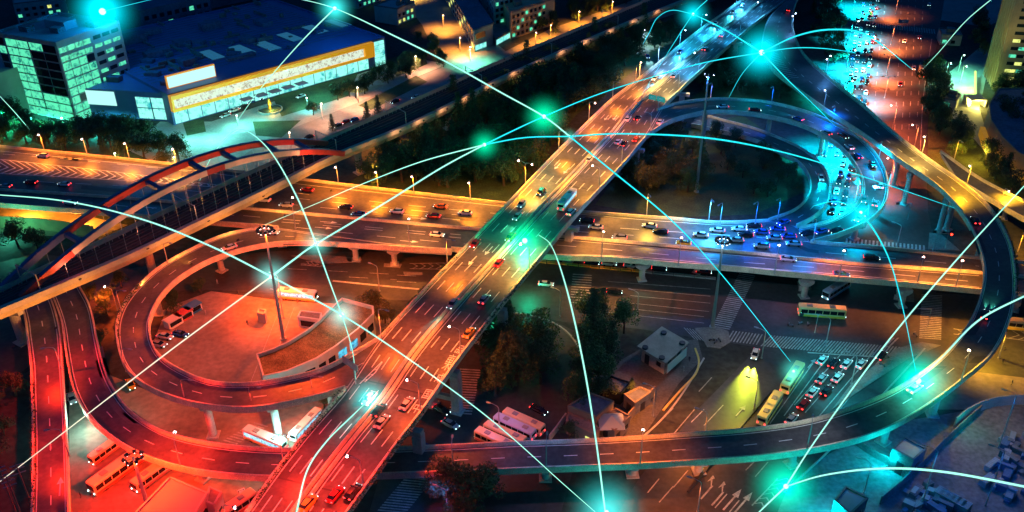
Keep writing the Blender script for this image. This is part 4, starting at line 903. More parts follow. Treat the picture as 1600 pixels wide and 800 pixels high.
grove([(-30,190),(50,190),(60,205),(200,215),(330,248),(280,256),(120,238),(-30,222)], 7.6, 'tree in the belt between the glass tower and the upper road at left', 'trees in the belt at the left', (1.0, 1.45), (LEAF, LEAF2), 0, 9, 45)
grove([(500,158),(560,138),(640,100),(690,85),(680,100),(600,138),(530,165)], 7, 'tree in the row along the yellow fronted mall', 'trees along the mall', (.85, 1.25), (LEAF,), 0, 10, 24)
grove([(800,60),(860,30),(940,-5),(1000,-20),(990,5),(900,40),(840,62)], 12, 'tree between the apartment block and the railway', 'trees by the apartment block', (.8, 1.2), (LEAF, LEAF2), .1, 11, 30)
grove([(140,470),(190,440),(200,450),(168,510),(175,560),(165,565),(150,520)], 6, 'bushy tree in the strip between the flyover and the left loop ramp', 'trees between flyover and loop ramp', (.6, .9), (LEAF2,), 0, 12, 14)
grove([(247,478),(300,448),(318,455),(262,500)], 5, 'bush along the inner edge of the left loop ramp', 'bushes inside the left loop', (.45, .65), (LEAF2,), 0, 13, 12)
grove([(-20,600),(35,610),(30,740),(-20,760)], 8, 'tree in the dark left corner beyond the ramp', 'trees in the left corner', (.7, 1.1), (LEAF2,), 0, 14, 14)
grove([(1010,60),(1040,45),(1052,60),(1020,85)], 7, 'tree beside the upper slip road left of the overpass', 'trees beside the upper slip road', (1, 1.3), (LEAF2,), 0, 15, 8)
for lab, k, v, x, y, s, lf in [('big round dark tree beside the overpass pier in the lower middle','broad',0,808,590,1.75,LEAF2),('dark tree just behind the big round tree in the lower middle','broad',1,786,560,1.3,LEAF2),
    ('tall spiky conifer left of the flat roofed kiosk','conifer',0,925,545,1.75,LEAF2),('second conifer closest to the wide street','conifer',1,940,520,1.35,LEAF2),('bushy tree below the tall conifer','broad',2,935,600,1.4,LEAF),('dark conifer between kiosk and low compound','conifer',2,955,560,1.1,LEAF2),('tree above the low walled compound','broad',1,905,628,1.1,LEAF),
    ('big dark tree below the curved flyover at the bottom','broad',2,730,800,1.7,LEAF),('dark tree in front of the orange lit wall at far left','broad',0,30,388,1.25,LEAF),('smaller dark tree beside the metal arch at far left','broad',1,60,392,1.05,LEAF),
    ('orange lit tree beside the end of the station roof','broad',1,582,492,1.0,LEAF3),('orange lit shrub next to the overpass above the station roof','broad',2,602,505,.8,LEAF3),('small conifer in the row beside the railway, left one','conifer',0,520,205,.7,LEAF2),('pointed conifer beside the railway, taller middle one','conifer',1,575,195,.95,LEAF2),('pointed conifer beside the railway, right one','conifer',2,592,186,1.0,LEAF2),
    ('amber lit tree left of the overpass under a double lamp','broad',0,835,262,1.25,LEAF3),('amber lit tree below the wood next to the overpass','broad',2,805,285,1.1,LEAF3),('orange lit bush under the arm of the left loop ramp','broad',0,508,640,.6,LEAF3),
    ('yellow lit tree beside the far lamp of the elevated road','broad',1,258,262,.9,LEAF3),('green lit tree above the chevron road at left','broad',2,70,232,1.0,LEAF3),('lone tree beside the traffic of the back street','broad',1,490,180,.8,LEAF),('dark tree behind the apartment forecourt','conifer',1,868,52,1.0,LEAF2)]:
    tree(k, v, x, y, s, lab, 'single trees', lf)
hedge = MB()
def hedge_line(px, z, label):
    mb = MB(); p = Path([W(*q, z) for q in px]); rnd = random.Random(4); s = 0
    while s < p.len:
        c = p.at(s)+Vector((rnd.uniform(-.3, .3), rnd.uniform(-.3, .3), rnd.uniform(.3, 1.0)))
        for _ in range(7):
            a = Vector((rnd.gauss(0,1), rnd.gauss(0,1), rnd.gauss(0,1))).normalized(); b = a.orthogonal().normalized(); d = a.cross(b); q = c+Vector((rnd.gauss(0,.25), rnd.gauss(0,.25), rnd.gauss(0,.2)))
            mb.add([q+b*.2, q+d*.15, q-b*.2, q-d*.15], [(0,1,2,3)])
        s += .28
    return tag(mb.build('planter_hedge', LEAF2), label, 'hedge')
hedge_line([(400,785),(444,725),(490,668),(536,614)], ZD, 'dark planting along the left parapet of the overpass at the bottom')
hedge_line([(549,800),(583,753),(627,692),(666,640)], ZD, 'dark planting along the right parapet of the overpass at the bottom')
hedge_line([(740,533),(800,458),(838,413)], ZD, 'dark planting along the right parapet of the overpass near the crossing')
hedge_line([(597,524),(640,477),(672,444),(712,404)], ZD, 'dark planting along the left parapet of the overpass near the station roof')
hedge_line([(184,535),(183,505),(196,475),(221,445)], 9.8, 'orange lit planting on the outer rim of the left loop ramp')
hedge_line([(1588,462),(1587,420),(1577,375),(1547,325)], 14, 'planting on the outer rim of the curved flyover at the right')
hedge_line([(51,600),(53,700),(51,800)], 6.5, 'red lit planting along the left edge of the straight ramp')

# ================================================================ buildings
GLW_T = interior('teal_lit_room', (.10,.75,.42), (.0,.14,.13), 1.0, .55); GLW_D = mat('dark_window', (.01,.02,.03), .1)
GLW_Y = interior('yellow_lit_room', (.9,1,.25), (.25,.3,.05), .9, .6); SHOP = interior('bright_shop', (.3,1,.82), (.01,.4,.45), 1.0, .35)
GOODS = interior('shop_display', (.8,.95,.75), (.3,.12,.03), .8, .9)
NAVYR = mat('blue_grey_roof', (.11,.15,.22), .8, .3, .08, var2=.2); WALLB = mat('blue_cladding', (.08,.14,.34), .5, .1, .2); YEL = mat('yellow_glow_fascia', (.75,.38,.03), .5, .1, .3, emit=(1,.36,.0), es=.42)  # fascia glow put into its material so the band reads as warmly lit
STONE = mat('tan_stone', (.34,.27,.19), .75, .12, .3, var2=.08); TEALW = mat('pale_render', (.36,.4,.38), .8, .15, .2)
class Bld:
    def __init__(s, name, label, A, B, Cc, h, cat='building', z=0):
        s.a = W(*A); b = W(*B); c = W(*Cc); s.ex = (b-s.a); s.L = s.ex.length; s.ex.normalize(); s.ey = (c-s.a); s.Dp = s.ey.length; s.ey.normalize(); s.h = h
        s.r = thing(name, label, cat, s.a); s.z = z
    def P(s, x, y, z): return s.ex*x+s.ey*y+Z(z)
    def box(s, nm, x0, x1, y0, y1, z0, z1, m, parent=None):
        mb = MB(); mb.add([s.P(x, y, z) for z in (z0, z1) for y in (y0, y1) for x in (x0, x1)], [(0,2,3,1),(4,5,7,6),(0,1,5,4),(2,6,7,3),(0,4,6,2),(1,3,7,5)])
        return mb.build(nm, m, parent or s.r)
    def roofrim(s, m, t=.5, hh=1.0):
        mb = MB()
        for q in ((0, s.L, 0, t), (0, s.L, s.Dp-t, s.Dp), (0, t, t+.004, s.Dp-t-.004), (s.L-t, s.L, t+.004, s.Dp-t-.004)):
            mb.add([s.P(x, y, z) for z in (s.h+.003, s.h+hh) for y in q[2:] for x in q[:2]], [(0,2,3,1),(4,5,7,6),(0,1,5,4),(2,6,7,3),(0,4,6,2),(1,3,7,5)])
        return mb.build('parapet', m, s.r)
    def win(s, face, u0, u1, z0, z1, m, nm='window', pr=.06, frame=None):
        if face == 'f': return s.box(nm, u0, u1, -pr, .05, z0, z1, m)
        if face == 'l': return s.box(nm, -pr, .05, u0, u1, z0, z1, m)
        return s.box(nm, s.L-.05, s.L+pr, u0, u1, z0, z1, m)
def bperp(A, B, d):
    a, b = W(*A), W(*B); v = (b-a).normalized(); n = Vector((-v.y, v.x, 0)); c = a+n*d
    q = R3.transposed() @ (c-Vector((0, 0, CAM_H))); return (800+FPX*q.x/-q.z, 400-FPX*q.y/-q.z)
# glass office tower
A, B = (26,172), (121,192); t = Bld('office_tower', 'glass fronted office tower glowing teal at the upper left', A, B, bperp(A, B, 34), 34)
t.box('wall', 0, t.L, 0, t.Dp, 0, 34, TEALW); t.roofrim(TEALW, .8, 1.2)
rnd = random.Random(5)
for fl in range(9):
    z0 = .6+fl*3.7
    cols_ = [(1.0,5.5,.5), (6.5,20,1), (20.6,36.2,1)] if fl < 3 else [(1,5.5,.4), (6.5,20,1), (20.6,36.2,.25 if fl < 8 else .7)]
    for x0, x1, pl in cols_:
        k = 2 if x1-x0 > 10 else 1
        for j in range(k):
            w = (x1-x0)/k; t.win('f', x0+j*w+.2, x0+(j+1)*w-.2, z0, z0+3.1, GLW_T if rnd.random() < pl else GLW_D)
    for j in range(4):
        t.win('r', .6+j*4.2, 4.4+j*4.2, z0, z0+(3.1 if fl < 7 else 2.2), GLW_T if rnd.random() < (.95 if j < 2 else .75) else GLW_D)
    for j in range(3): t.win('r', 18.5+j*5, 22.5+j*5, z0+.8, z0+2.4, GLW_T if rnd.random() < .35 else GLW_D)
for x, y in ((6,8),(20,12),(28,24),(10,26)): t.box('roof_unit', x, x+5, y, y+4, 34.004, 36.2, CONCD)
t.box('roof_house', 12, 24, 16.5, 23, 34.004, 37.5, TEALW)
# blue wing
A, B = (131,181), (266,190); t = Bld('blue_wing', 'blank dark blue wing with a glowing white billboard between the glass tower and the mall', A, B, bperp(A, B, 72), 12.4)
t.box('wall', 0, t.L, 0, t.Dp, 0, 12.4, WALLB); t.roofrim(WALLB, .5, .4)
t.win('f', 2.5, 17.5, 5.8, 12.0, emis('billboard_glow', (.45,1,.9), .95), 'billboard', .3)
for i in range(2):
    for j in range(2): t.win('f', 27+i*7.2, 33.6+i*7.2, .8+j*5, 5.4+j*5, SHOP)
for x, y in ((8,10),(22,18),(35,8),(44,22),(10,34),(28,40),(45,50),(14,60),(34,66),(5,48),(20,64)): t.box('roof_unit', x, x+6, y, y+3.5, 12.404, 14.6, NAVYR)
# mall
A, B = (272,196), (605,100); t = Bld('shopping_mall', 'long flat roofed mall with a yellow framed bright shopfront and skylights', A, B, bperp(A, B, 105), 13)
t.box('wall', 0, t.L, 0, t.Dp, 0, 13, WALLB); t.roofrim(WALLB, .6, .8)
for i in range(16): t.win('f', 1+i*6.3, 6.9+i*6.3, .4, 5.9, SHOP, 'shop_window', .1)
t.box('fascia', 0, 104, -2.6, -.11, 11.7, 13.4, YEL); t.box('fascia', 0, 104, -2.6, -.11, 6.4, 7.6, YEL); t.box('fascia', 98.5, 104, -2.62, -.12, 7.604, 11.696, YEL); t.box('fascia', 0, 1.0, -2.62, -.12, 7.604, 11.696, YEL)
for i in range(14): t.win('f', 1.3+i*6.9, 8.1+i*6.9, 7.8, 11.5, GOODS, 'display_window', 2.3)
for i in range(5): t.box('entrance_canopy', 30+i*7, 35+i*7, -7, -2.7, 4.3, 4.6, WALLB)
for i in range(6): t.win('f', 105.5, 111.5, .5+i*2.05, 2.3+i*2.05, SHOP, 'window', .3)
for px, py in [(330,86),(378,78),(418,72),(453,58),(492,46),(528,36)]:
    p = W(px, py, 13.2)-t.a; x, y = p.dot(t.ex), p.dot(t.ey); fr = t.box('skylight_frame', x-3.2, x+3.2, y-8, y+8, 13.004, 13.35, STEEL)
    for i in range(2):
        for j in range(4): t.box('skylight', x-3+i*3.1, x-.1+i*3.1, y-7.8+j*3.9, y-4.1+j*3.9, 13.3, 13.5, mat('skylight_glass', (.2,.35,.4), .2, emit=(.1,.6,.9), es=.12), fr)
for x, y, w, d, hh in [(8,14,9,4,2.5),(22,30,6,6,3),(40,22,14,3,1.6),(60,40,5,9,2.4),(15,52,12,5,3),(34,60,7,7,2),(70,18,8,3,1.5),(55,75,10,6,3.5),(80,60,6,10,2),(12,80,16,8,4),(92,30,5,4,1.8),(30,88,9,5,2.6)]:
    t.box('roof_unit', x, x+w, y, y+d, 13.004, 13+hh, NAVYR)
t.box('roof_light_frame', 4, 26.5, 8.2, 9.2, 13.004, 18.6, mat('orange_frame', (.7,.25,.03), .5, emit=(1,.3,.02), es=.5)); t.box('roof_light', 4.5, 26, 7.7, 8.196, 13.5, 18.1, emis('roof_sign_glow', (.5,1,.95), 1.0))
for k in range(22): t.box('roof_seam', 2, 106, 20+k*3.8, 20.25+k*3.8, 13.004, 13.12, CONCD)
rnd = random.Random(31)
for i in range(46):
    x, y = rnd.uniform(3, 104), rnd.uniform(22, 100); w, d = rnd.choice(((1.2, 7), (8, 1), (2.2, 2.2), (3.4, 1.8), (.8, 12), (1.6, 1.6))); t.box('roof_duct', x, x+w, y, y+d, 13.004, 13.9+rnd.random()*1.2, CONCD)

t = Bld('teal_block', 'tall block washed in green light at the left picture edge', (-70,168), (14,190), bperp((-70,168), (14,190), 20), 20)
t.box('wall', 0, t.L, 0, t.Dp, 0, 20, TEALW); t.roofrim(TEALW)
for fl in range(5):
    for j in range(7): t.win('f', 2+j*4.6, 5+j*4.6, 1+fl*3.8, 3+fl*3.8, GLW_D)
# block behind
A, B = (228,66), (335,40); t = Bld('office_block', 'dark flat block with a few lit windows behind the mall roof', A, B, bperp(A, B, 30), 16)
t.box('wall', 0, t.L, 0, t.Dp, 0, 16, NAVYR); t.roofrim(NAVYR)
for i in range(9):
    for fl in range(3): t.win('f', 2+i*4.4, 4.6+i*4.4, 2+fl*4.6, 4.2+fl*4.6, GLW_T if (i*7+fl*3) % 8 == 0 else GLW_D)
A, B = (300,20), (420,-6); t = Bld('saw_roof_hall', 'hall with rows of small glowing roof lights at the top edge', A, B, bperp(A, B, 60), 18)
t.box('wall', 0, t.L, 0, t.Dp, 0, 18, NAVYR)
for i in range(6):
    for j in range(3): t.box('roof_light', 6+i*7, 8.6+i*7, 6+j*10, 9+j*10, 18.004, 18.5, emis('small_roof_glow', (.1,.7,.8), .7))
# back street buildings
t = Bld('warehouse', 'long building with a blue grey roof and a lit corner shop on the back street', (741,81), (771,70), (690,-10), 11)
t.box('wall', 0, t.L, 0, t.Dp, 0, 11, TEALW); t.box('roof', -.5, t.L+.5, -.5, t.Dp, 11.004, 11.8, NAVYR)
for i in range(11):
    for fl in range(3): t.win('l', 3+i*8, 8+i*8, 1.2+fl*3.5, 3.2+fl*3.5, GLW_D if (i+fl) % 5 else GLW_Y)
t.win('f', 1, 9.5, .4, 3, SHOP, 'shop_window'); t.win('f', 1.5, 9, 6, 9, GLW_D)
t = Bld('apartment_slab', 'tall teal lit apartment slab at the top edge right of the blue roofed building', (772,50), (812,40), (750,0), 24)
t.box('wall', 0, t.L, 0, t.Dp, 0, 24, mat('light_render', (.5,.55,.52), .8, .1, .2)); t.roofrim(CONC)
for fl in range(7):
    for j in range(5): t.win('f', 1.5+j*3.3, 3.5+j*3.3, 1+fl*3.2, 2.8+fl*3.2, GLW_T if (fl*3+j*5) % 4 == 0 else GLW_D)
    for j in range(4): t.win('l', 4+j*8, 6+j*8, 1+fl*3.2, 2.8+fl*3.2, GLW_D)
t = Bld('apartment_block', 'pale apartment block with green lit windows beyond the railway', (798,62), (866,38), (770,20), 14)
t.box('wall', 0, t.L, 0, t.Dp, 0, 14, mat('cream_render', (.5,.42,.25), .8, .12, .2)); t.roofrim(CONCD); t.box('roof_house', 6, 12, 8, 14, 14.004, 16.5, CONCD)
for fl in range(4):
    for j in range(8): t.win('f', 1.5+j*3.6, 3.6+j*3.6, 1+fl*3.3, 2.8+fl*3.3, GLW_T if (fl*5+j*3) % 4 < 1 else GLW_D)
t = Bld('shop_pavilion', 'low shop pavilion with a glowing teal front beside the teal apartment slab', (775,72), (800,58), (762,52), 4)
t.box('wall', 0, t.L, 0, t.Dp, 0, 4, TEALW); t.win('f', .6, t.L-.6, .4, 3, SHOP, 'shop_window'); t.box('roof', -.4, t.L+.4, -.4, t.Dp+.4, 4.004, 4.4, CONCD)
rnd = random.Random(19)
def low_block(name, lab, A, B, d, h, litp=.25, wm=TEALW, step=4.0):
    t = Bld(name, lab, A, B, bperp(A, B, d), h); t.box('wall', 0, t.L, 0, t.Dp, 0, h, wm); t.roofrim(CONCD, .4, .7); nf = max(1, int(h/3.4)); nx = max(1, int(t.L/step)); ny = max(1, int(t.Dp/step))
    for fl in range(nf):
        for j in range(min(nx, 9)): t.win('f', 1+j*step, 3+j*step, 1+fl*3.4, 2.7+fl*3.4, (GLW_T if rnd.random() < .6 else GLW_Y) if rnd.random() < litp else GLW_D)
        for j in range(min(ny, 5)):
            if A[0] < 800: t.win('r', 1+j*step, 3+j*step, 1+fl*3.4, 2.7+fl*3.4, GLW_T if rnd.random() < litp else GLW_D)
    for k in range(4):
        x, y = rnd.uniform(1, t.L-5), rnd.uniform(1, t.Dp-4); t.box('roof_unit', x, x+rnd.uniform(2, 4), y, y+rnd.uniform(1.5, 3), h+.004, h+rnd.uniform(1, 2.4), CONCD)
    return t
low_block('city_block', 'low teal block with lit windows behind the glass tower at the top edge', (30,40), (110,30), 25, 12, .3)
low_block('city_block', 'dark block at the top edge between the tower and the office block', (190,28), (250,12), 20, 14, .25)
low_block('city_block', 'block with green lit windows behind the far end of the mall', (560,14), (612,-4), 26, 14, .5)
low_block('city_block', 'small block between the orange street and the mall at the top edge', (622,40), (650,28), 16, 9, .6)
low_block('city_block', 'narrow block behind the apartment slab at the top edge', (820,18), (862,4), 18, 15, .4, step=3.4)
low_block('city_block', 'dark block beyond the trees at the top edge left of the overpass', (930,-2), (1000,-20), 24, 12, .5)
low_block('city_block', 'low house beside the amber street at the top right', (1468,70), (1500,72), 12, 5, .7)
low_block('city_block', 'small green lit house in the park beside the avenue', (1470,168), (1492,172), 9, 4, .9)
# right tower
t = Bld('hotel_tower', 'tan stone tower with dark window bands and yellow green lit rooms at the right edge', (1553,140), (1700,150), bperp((1553,140), (1700,150), 22), 66)
t.box('wall', 0, t.L, 0, t.Dp, 0, 66, STONE); rnd = random.Random(12)
for fl in range(19):
    z0 = 1.6+fl*3.4; x = 2.2; lit = 0
    while x < 22:
        w = rnd.choice((3.2, 4.6, 6.0)); r_ = rnd.random(); m = GLW_D if r_ < .55 else (GLW_T if r_ < .72 and x < 8 else GLW_Y); t.win('f', x, x+w-.25, z0, z0+1.45, m, pr=.05); x += w
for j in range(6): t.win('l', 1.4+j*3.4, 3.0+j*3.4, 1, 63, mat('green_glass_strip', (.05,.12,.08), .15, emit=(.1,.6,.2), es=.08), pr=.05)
fn = MB()
for j in range(7): fn.add([t.P(x, y, z) for z in (0, 66) for y in (.1+j*3.4, .9+j*3.4) for x in (-.9, 0-.003)], [(0,2,3,1),(4,5,7,6),(0,1,5,4),(2,6,7,3),(0,4,6,2),(1,3,7,5)])
fn.build('fin', STONE, t.r)
nm_windows = {'guard_house': (1.5, 1.3), 'annex_building': (1.2, 1.0), 'compound_building': (1.6, 1.2), 'storage_building': (1.6, 1.2), 'depot_building': (2.2, 2.2), 'yard_shed': (1.6, 1.3), 'depot_annex': (1.3, 1.3), 'kiosk_building': (1.5, 1.4)}
# curved podium of the tower
def block(name, label, roof, zr, wallm, roofm, cat='building', rim=.5, over=0.0, inset=0):
    if name == 'kiosk_building': inset = .2
    pts = [W(*q, zr) for q in roof]; c = sum(pts, Vector())/len(pts); c.z = 0; r = thing(name, label, cat, c)
    ins = [(p-c)*(1-inset)+c for p in pts]
    mb = MB(); mb.prism([(p-c)[:2] for p in ins], 0, zr-.02); mb.build('wall', wallm, r)
    mb = MB(); mb.prism([(p-c)[:2] for p in pts], zr-.017, zr+.25); mb.build('roof', roofm, r)
    if rim and not inset:
        mb = MB(); n = len(pts)
        for i in range(n):
            p, q = pts[i]-c, pts[(i+1) % n]-c; d = (q-p).normalized(); nr = Vector((-d.y, d.x, 0)); 
            if nr.dot(p) > 0: nr = -nr
            mb.loft([[v-nr*.08+Z(-.5), v-nr*.08+Z(rim+.25), v+nr*.35+Z(rim+.25), v+nr*.35+Z(-.5)] for v in (p, q)])
        mb.build('parapet', wallm, r)
    if nm_windows.get(name):
        wd_, hh = nm_windows[name]; n = len(ins)
        for i in range(n):
            p, q = ins[i]-c, ins[(i+1) % n]-c; p.z = q.z = 0; d = (q-p).normalized(); nr = Vector((d.y, -d.x, 0)); L = (q-p).length
            if nr.dot((p+q)/2) < 0: nr = -nr
            if nr.y > .1 or L < 3: continue
            k = max(1, int(L/3.4))
            for j in range(k):
                u = p+d*(L*(j+.5)/k-wd_/2); v = u+d*wd_; z0 = zr*.5-hh/2; dr = j == k//2
                mb = MB(); mb.loft([[w+nr*.09+Z(.05 if dr else z0), w+nr*.09+Z(z0+hh), w-nr*.03+Z(z0+hh), w-nr*.03+Z(.05 if dr else z0)] for w in (u, v)]); mb.build('door' if dr else 'window', DARK if dr else (GLW_Y if (i+j) % 3 == 0 else GLW_D), r)
    return r, c
block('podium', 'curved dark podium with a glowing yellow rim at the foot of the right hand tower', [(1560,140),(1545,165),(1548,190),(1565,215),(1590,240),(1640,270),(1700,200),(1640,140)], 8, STONE, NAVYR)
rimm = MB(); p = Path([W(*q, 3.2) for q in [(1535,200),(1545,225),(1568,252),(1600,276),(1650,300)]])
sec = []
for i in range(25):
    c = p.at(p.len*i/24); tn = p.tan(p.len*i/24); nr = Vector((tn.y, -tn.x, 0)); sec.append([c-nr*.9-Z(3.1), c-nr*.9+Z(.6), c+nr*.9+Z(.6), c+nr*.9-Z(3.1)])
rimm.loft(sec); tag(rimm.build('ramp_wall', mat('amber_glow_wall', (.5,.36,.1), .7, .15, .4, emit=(1,.45,.02), es=.22)), 'curving wall with an amber glow of its own along the driveway of the right hand tower', 'wall')  # amber light put into the wall as a glow of its own
for i in range(1):
    st = thing('garage_entrance', 'bright yellow lit garage entrance at the end of the driveway', 'entrance', W(1527,168))
    mb = MB(); mb.box(-3.5, 3.5, 0, 7, 3, 3.4); mb.box(-3.5, -3.1, 0, 7, 0, 2.997); mb.box(3.1, 3.5, 0, 7, 0, 2.997); mb.build('frame', CONC, st)
    mb = MB(); mb.box(-3, 3, 5, 5.2, .1, 2.9); mb.build('lit_panel', emis('garage_glow', (1,.9,.2), 1.4), st); light('POINT', (0, -1, 2.6), (1,.8,.15), 6000, st)
for nm, lab, a, b, col in [('light_strip','bright lime light strip along the driveway by the tower',(1524,112),(1524,146),(.6,1,.2))]:
    mb = MB(); mb.tube([W(*a, 2.2), W(*b, 2.2)], .5, 8); tag(mb.build(nm, emis('lime_glow', col, 1.6)), lab, 'light'); light('POINT', W(1521,130,3.5), col, 6000)
light('POINT', W(1540,235,6), (1,.5,.04), 7000); light('SPOT', W(1505,165,1), (.8,.7,.15), 60000, None, .5, 'added_flood_beam', 80, (math.radians(115), 0, math.radians(-75)));  # added spot without a fitting brightens the right hand tower
# curved station building
ST = [(402,559),(428,550),(450,540),(482,520),(500,505),(512,492),(535,471),(584,484),(584,496),(560,520),(525,547),(495,566),(450,585),(412,594)]
r, c = block('station_building', 'curved low building with an overgrown orange lit roof beside the left loop ramp', ST, 7, mat('white_wall', (.55,.53,.5), .7, .15, .4), mat('mossy_roof', (.16,.12,.05), .95, .55, .25, var2=.4, bump=.4), rim=1.0)
for i in range(7):
    a = W(*ST[9], 7).lerp(W(*ST[12], 7), (i+.2)/7)-c; b = W(*ST[9], 7).lerp(W(*ST[12], 7), (i+.8)/7)-c
for i, (p, q) in enumerate([(7,8),(8,9),(9,10),(10,11),(11,12),(12,13)]):
    a, b = W(*ST[p], 7)-c, W(*ST[q], 7)-c; d = (b-a).normalized(); nr = Vector((d.y, -d.x, 0)); nr = nr if nr.dot(a) > 0 else -nr; L = (b-a).length
    k = max(1, int(L/3))
    for j in range(k):
        u, v = a+d*(L*(j+.15)/k), a+d*(L*(j+.85)/k); mb = MB(); mb.loft([[w+nr*.06+Z(-3.6), w+nr*.06+Z(-1.2), w-nr*.04+Z(-1.2), w-nr*.04+Z(-3.6)] for w in (u, v)]); mb.build('window', interior('blue_lit_room', (.1,.7,1), (.01,.08,.2), .8, .5) if i == 2 else GLW_D, r)
for nm, lab, roof, zr, wm, rm in [
  ('kiosk_building','flat roofed pale kiosk with dark vents on its roof right of the conifers',[(1034,511),(1077,536),(1040,569),(995,542)],4.6,CONC,mat('pale_roof', (.3,.3,.24), .8, .2, .3, var2=.1)),
  ('guard_house','low house with a dark square roof in the walled compound',[(922,616),(959,629),(932,654),(887,636)],5,mat('pinkish_wall', (.26,.2,.15), .8, .15, .3),NAVYR),
  ('annex_building','small annex with a lit blue door strip in front of the dark square roof',[(888,647),(925,660),(937,672),(930,682),(884,660)],3.4,mat('pinkish_wall', (.26,.2,.15), .8, .15, .3),CONCD),
  ('compound_building','grey courtyard block with a pale pyramid skylight',[(934,655),(962,640),(985,652),(960,676)],3.6,mat('pinkish_wall', (.26,.2,.15), .8, .15, .3),CONCD),
  ('storage_building','narrow dark roofed shed on the side of the compound facing the avenue',[(975,618),(1000,606),(1018,614),(992,632)],3.6,CONCD,NAVYR),
  ('open_shed','dark carport like shed above the walled compound',[(955,590),(985,600),(970,617),(935,606)],3.2,GLW_D,NAVYR),
  ('depot_building','big flat roofed depot glowing red at the bottom left',[(266,747),(325,772),(285,838),(190,826)],7,mat('depot_wall', (.5,.4,.36), .7, .15, .3),mat('depot_roof', (.34,.3,.29), .8, .1, .08)),
  ('depot_annex','small red lit annex on the right of the depot',[(327,762),(347,771),(335,792),(322,786)],6,mat('depot_wall', (.5,.4,.36), .7, .15, .3),LOT),
  ('yard_shed','upper of two sheds with square sloping roofs in the dark yard at lower right',[(1413,685),(1447,703),(1427,721),(1394,703)],5.5,CONCD,mat('tin_roof', (.35,.38,.4), .5, .1, .5, metal=.3)),
  ('yard_shed','lower of two sheds with square sloping roofs in the dark yard at lower right',[(1321,762),(1356,780),(1328,806),(1303,784)],5,CONCD,mat('tin_roof', (.35,.38,.4), .5, .1, .5, metal=.3)),
  ('ticket_booth','small booth with a dark recessed front at the top of the orange bus yard',[(470,487),(503,491),(501,502),(465,497)],3,WHITE,CONCD),
  ('gate_hut','little lit hut beside the foot of the tall mast',[(404,484),(416,486),(414,493),(402,491)],2.8,mat('hut_wall', (.5,.4,.35), .7),CONCD)]:
    r, c = block(nm, lab, roof, zr, wm, rm, rim=.3)
    if nm == 'compound_building':
        p = W(955,659,3.85)-c; mb = MB(); mb.add([p+Vector((-3,-3,.05)), p+Vector((3,-3,.05)), p+Vector((3,3,.05)), p+Vector((-3,3,.05)), p+Z(2)], [(0,1,4),(1,2,4),(2,3,4),(3,0,4)]); mb.build('pyramid_skylight', mat('milky_glass', (.5,.6,.58), .3), r)
    if nm == 'kiosk_building':
        for x, y in ((1037,521),(1008,544),(1066,537),(1034,560)): p = W(x, y, 4.85)-c; mb = MB(); mb.tube([p, p+Z(.5)], .8, 10); mb.build('roof_vent', DARK, r)
        a, b = W(1040,569,4.6)-c, W(1077,536,4.6)-c; mb = MB(); d = (b-a).normalized(); nr = Vector((d.y, -d.x, 0)); mb.loft([[v+nr*.08-Z(3.6), v+nr*.08-Z(.8), v-nr*.02-Z(.8), v-nr*.02-Z(3.6)] for v in (a+d*1, b-d*1)]); mb.build('front_panel', WHITE, r)
    if nm == 'annex_building':
        a, b = W(889,655,2.6)-c, W(926,672,2.6)-c; mb = MB(); d = (b-a).normalized(); nr = Vector((d.y, -d.x, 0)); mb.loft([[v+nr*.5-Z(2), v+nr*.5, v+nr*.3, v+nr*.3-Z(2)] for v in (a+d*2, b-d*1)]); mb.build('lit_door_strip', emis('door_glow', (.05,.6,1), .5), r)
    if nm == 'ticket_booth':
        a, b = W(466,497,3)-c, W(500,502,3)-c; mb = MB(); d = (b-a).normalized(); nr = Vector((d.y, -d.x, 0)); mb.loft([[v+nr*.15-Z(2.4), v+nr*.15-Z(.6), v-nr*.02-Z(.6), v-nr*.02-Z(2.4)] for v in (a+d*.6, b-d*.6)]); mb.build('counter_opening', GLW_D, r)
    if nm == 'depot_building':
        a, b = W(325,772,7)-c, W(285,838,7)-c; d = (b-a).normalized(); nr = Vector((d.y, -d.x, 0)); nr = nr if nr.dot(a) > 0 else -nr
        for k in range(3): mb = MB(); u = a+d*(2+k*5); mb.loft([[v+nr*.1-Z(5.5), v+nr*.1-Z(2), v-nr*.02-Z(2), v-nr*.02-Z(5.5)] for v in (u, u+d*3.5)]); mb.build('door', GLW_D, r)
light('POINT', W(1392,712,4), (0,.7,.8), 5000); light('POINT', W(1296,795,4), (0,.6,.8), 5000); light('POINT', W(1525,650,5), (0,.6,.5), 700)
light('POINT', W(445,678,5), (.3,1,.9), 4000); light('POINT', W(132,650,5), (.35,1,.9), 2600); light('POINT', W(560,525,5), (.05,.6,1), 9000); light('POINT', W(768,505,6), (.05,.9,.7), 700); light('POINT', W(826,452,4), (.0,1,.45), 3000)
light('POINT', W(400,165,8), (.15,1,.85), 7000); light('POINT', W(500,130,7), (.15,1,.85), 5000); light('POINT', W(290,200,6), (.2,1,.8), 5000); light('POINT', W(330,190,8), (.2,1,.9), 12000); light('POINT', W(40,330,3), (1,.4,.04), 12000); light('POINT', W(120,345,3), (1,.35,.04), 12000); light('POINT', W(8,360,4), (.1,1,.6), 4000)
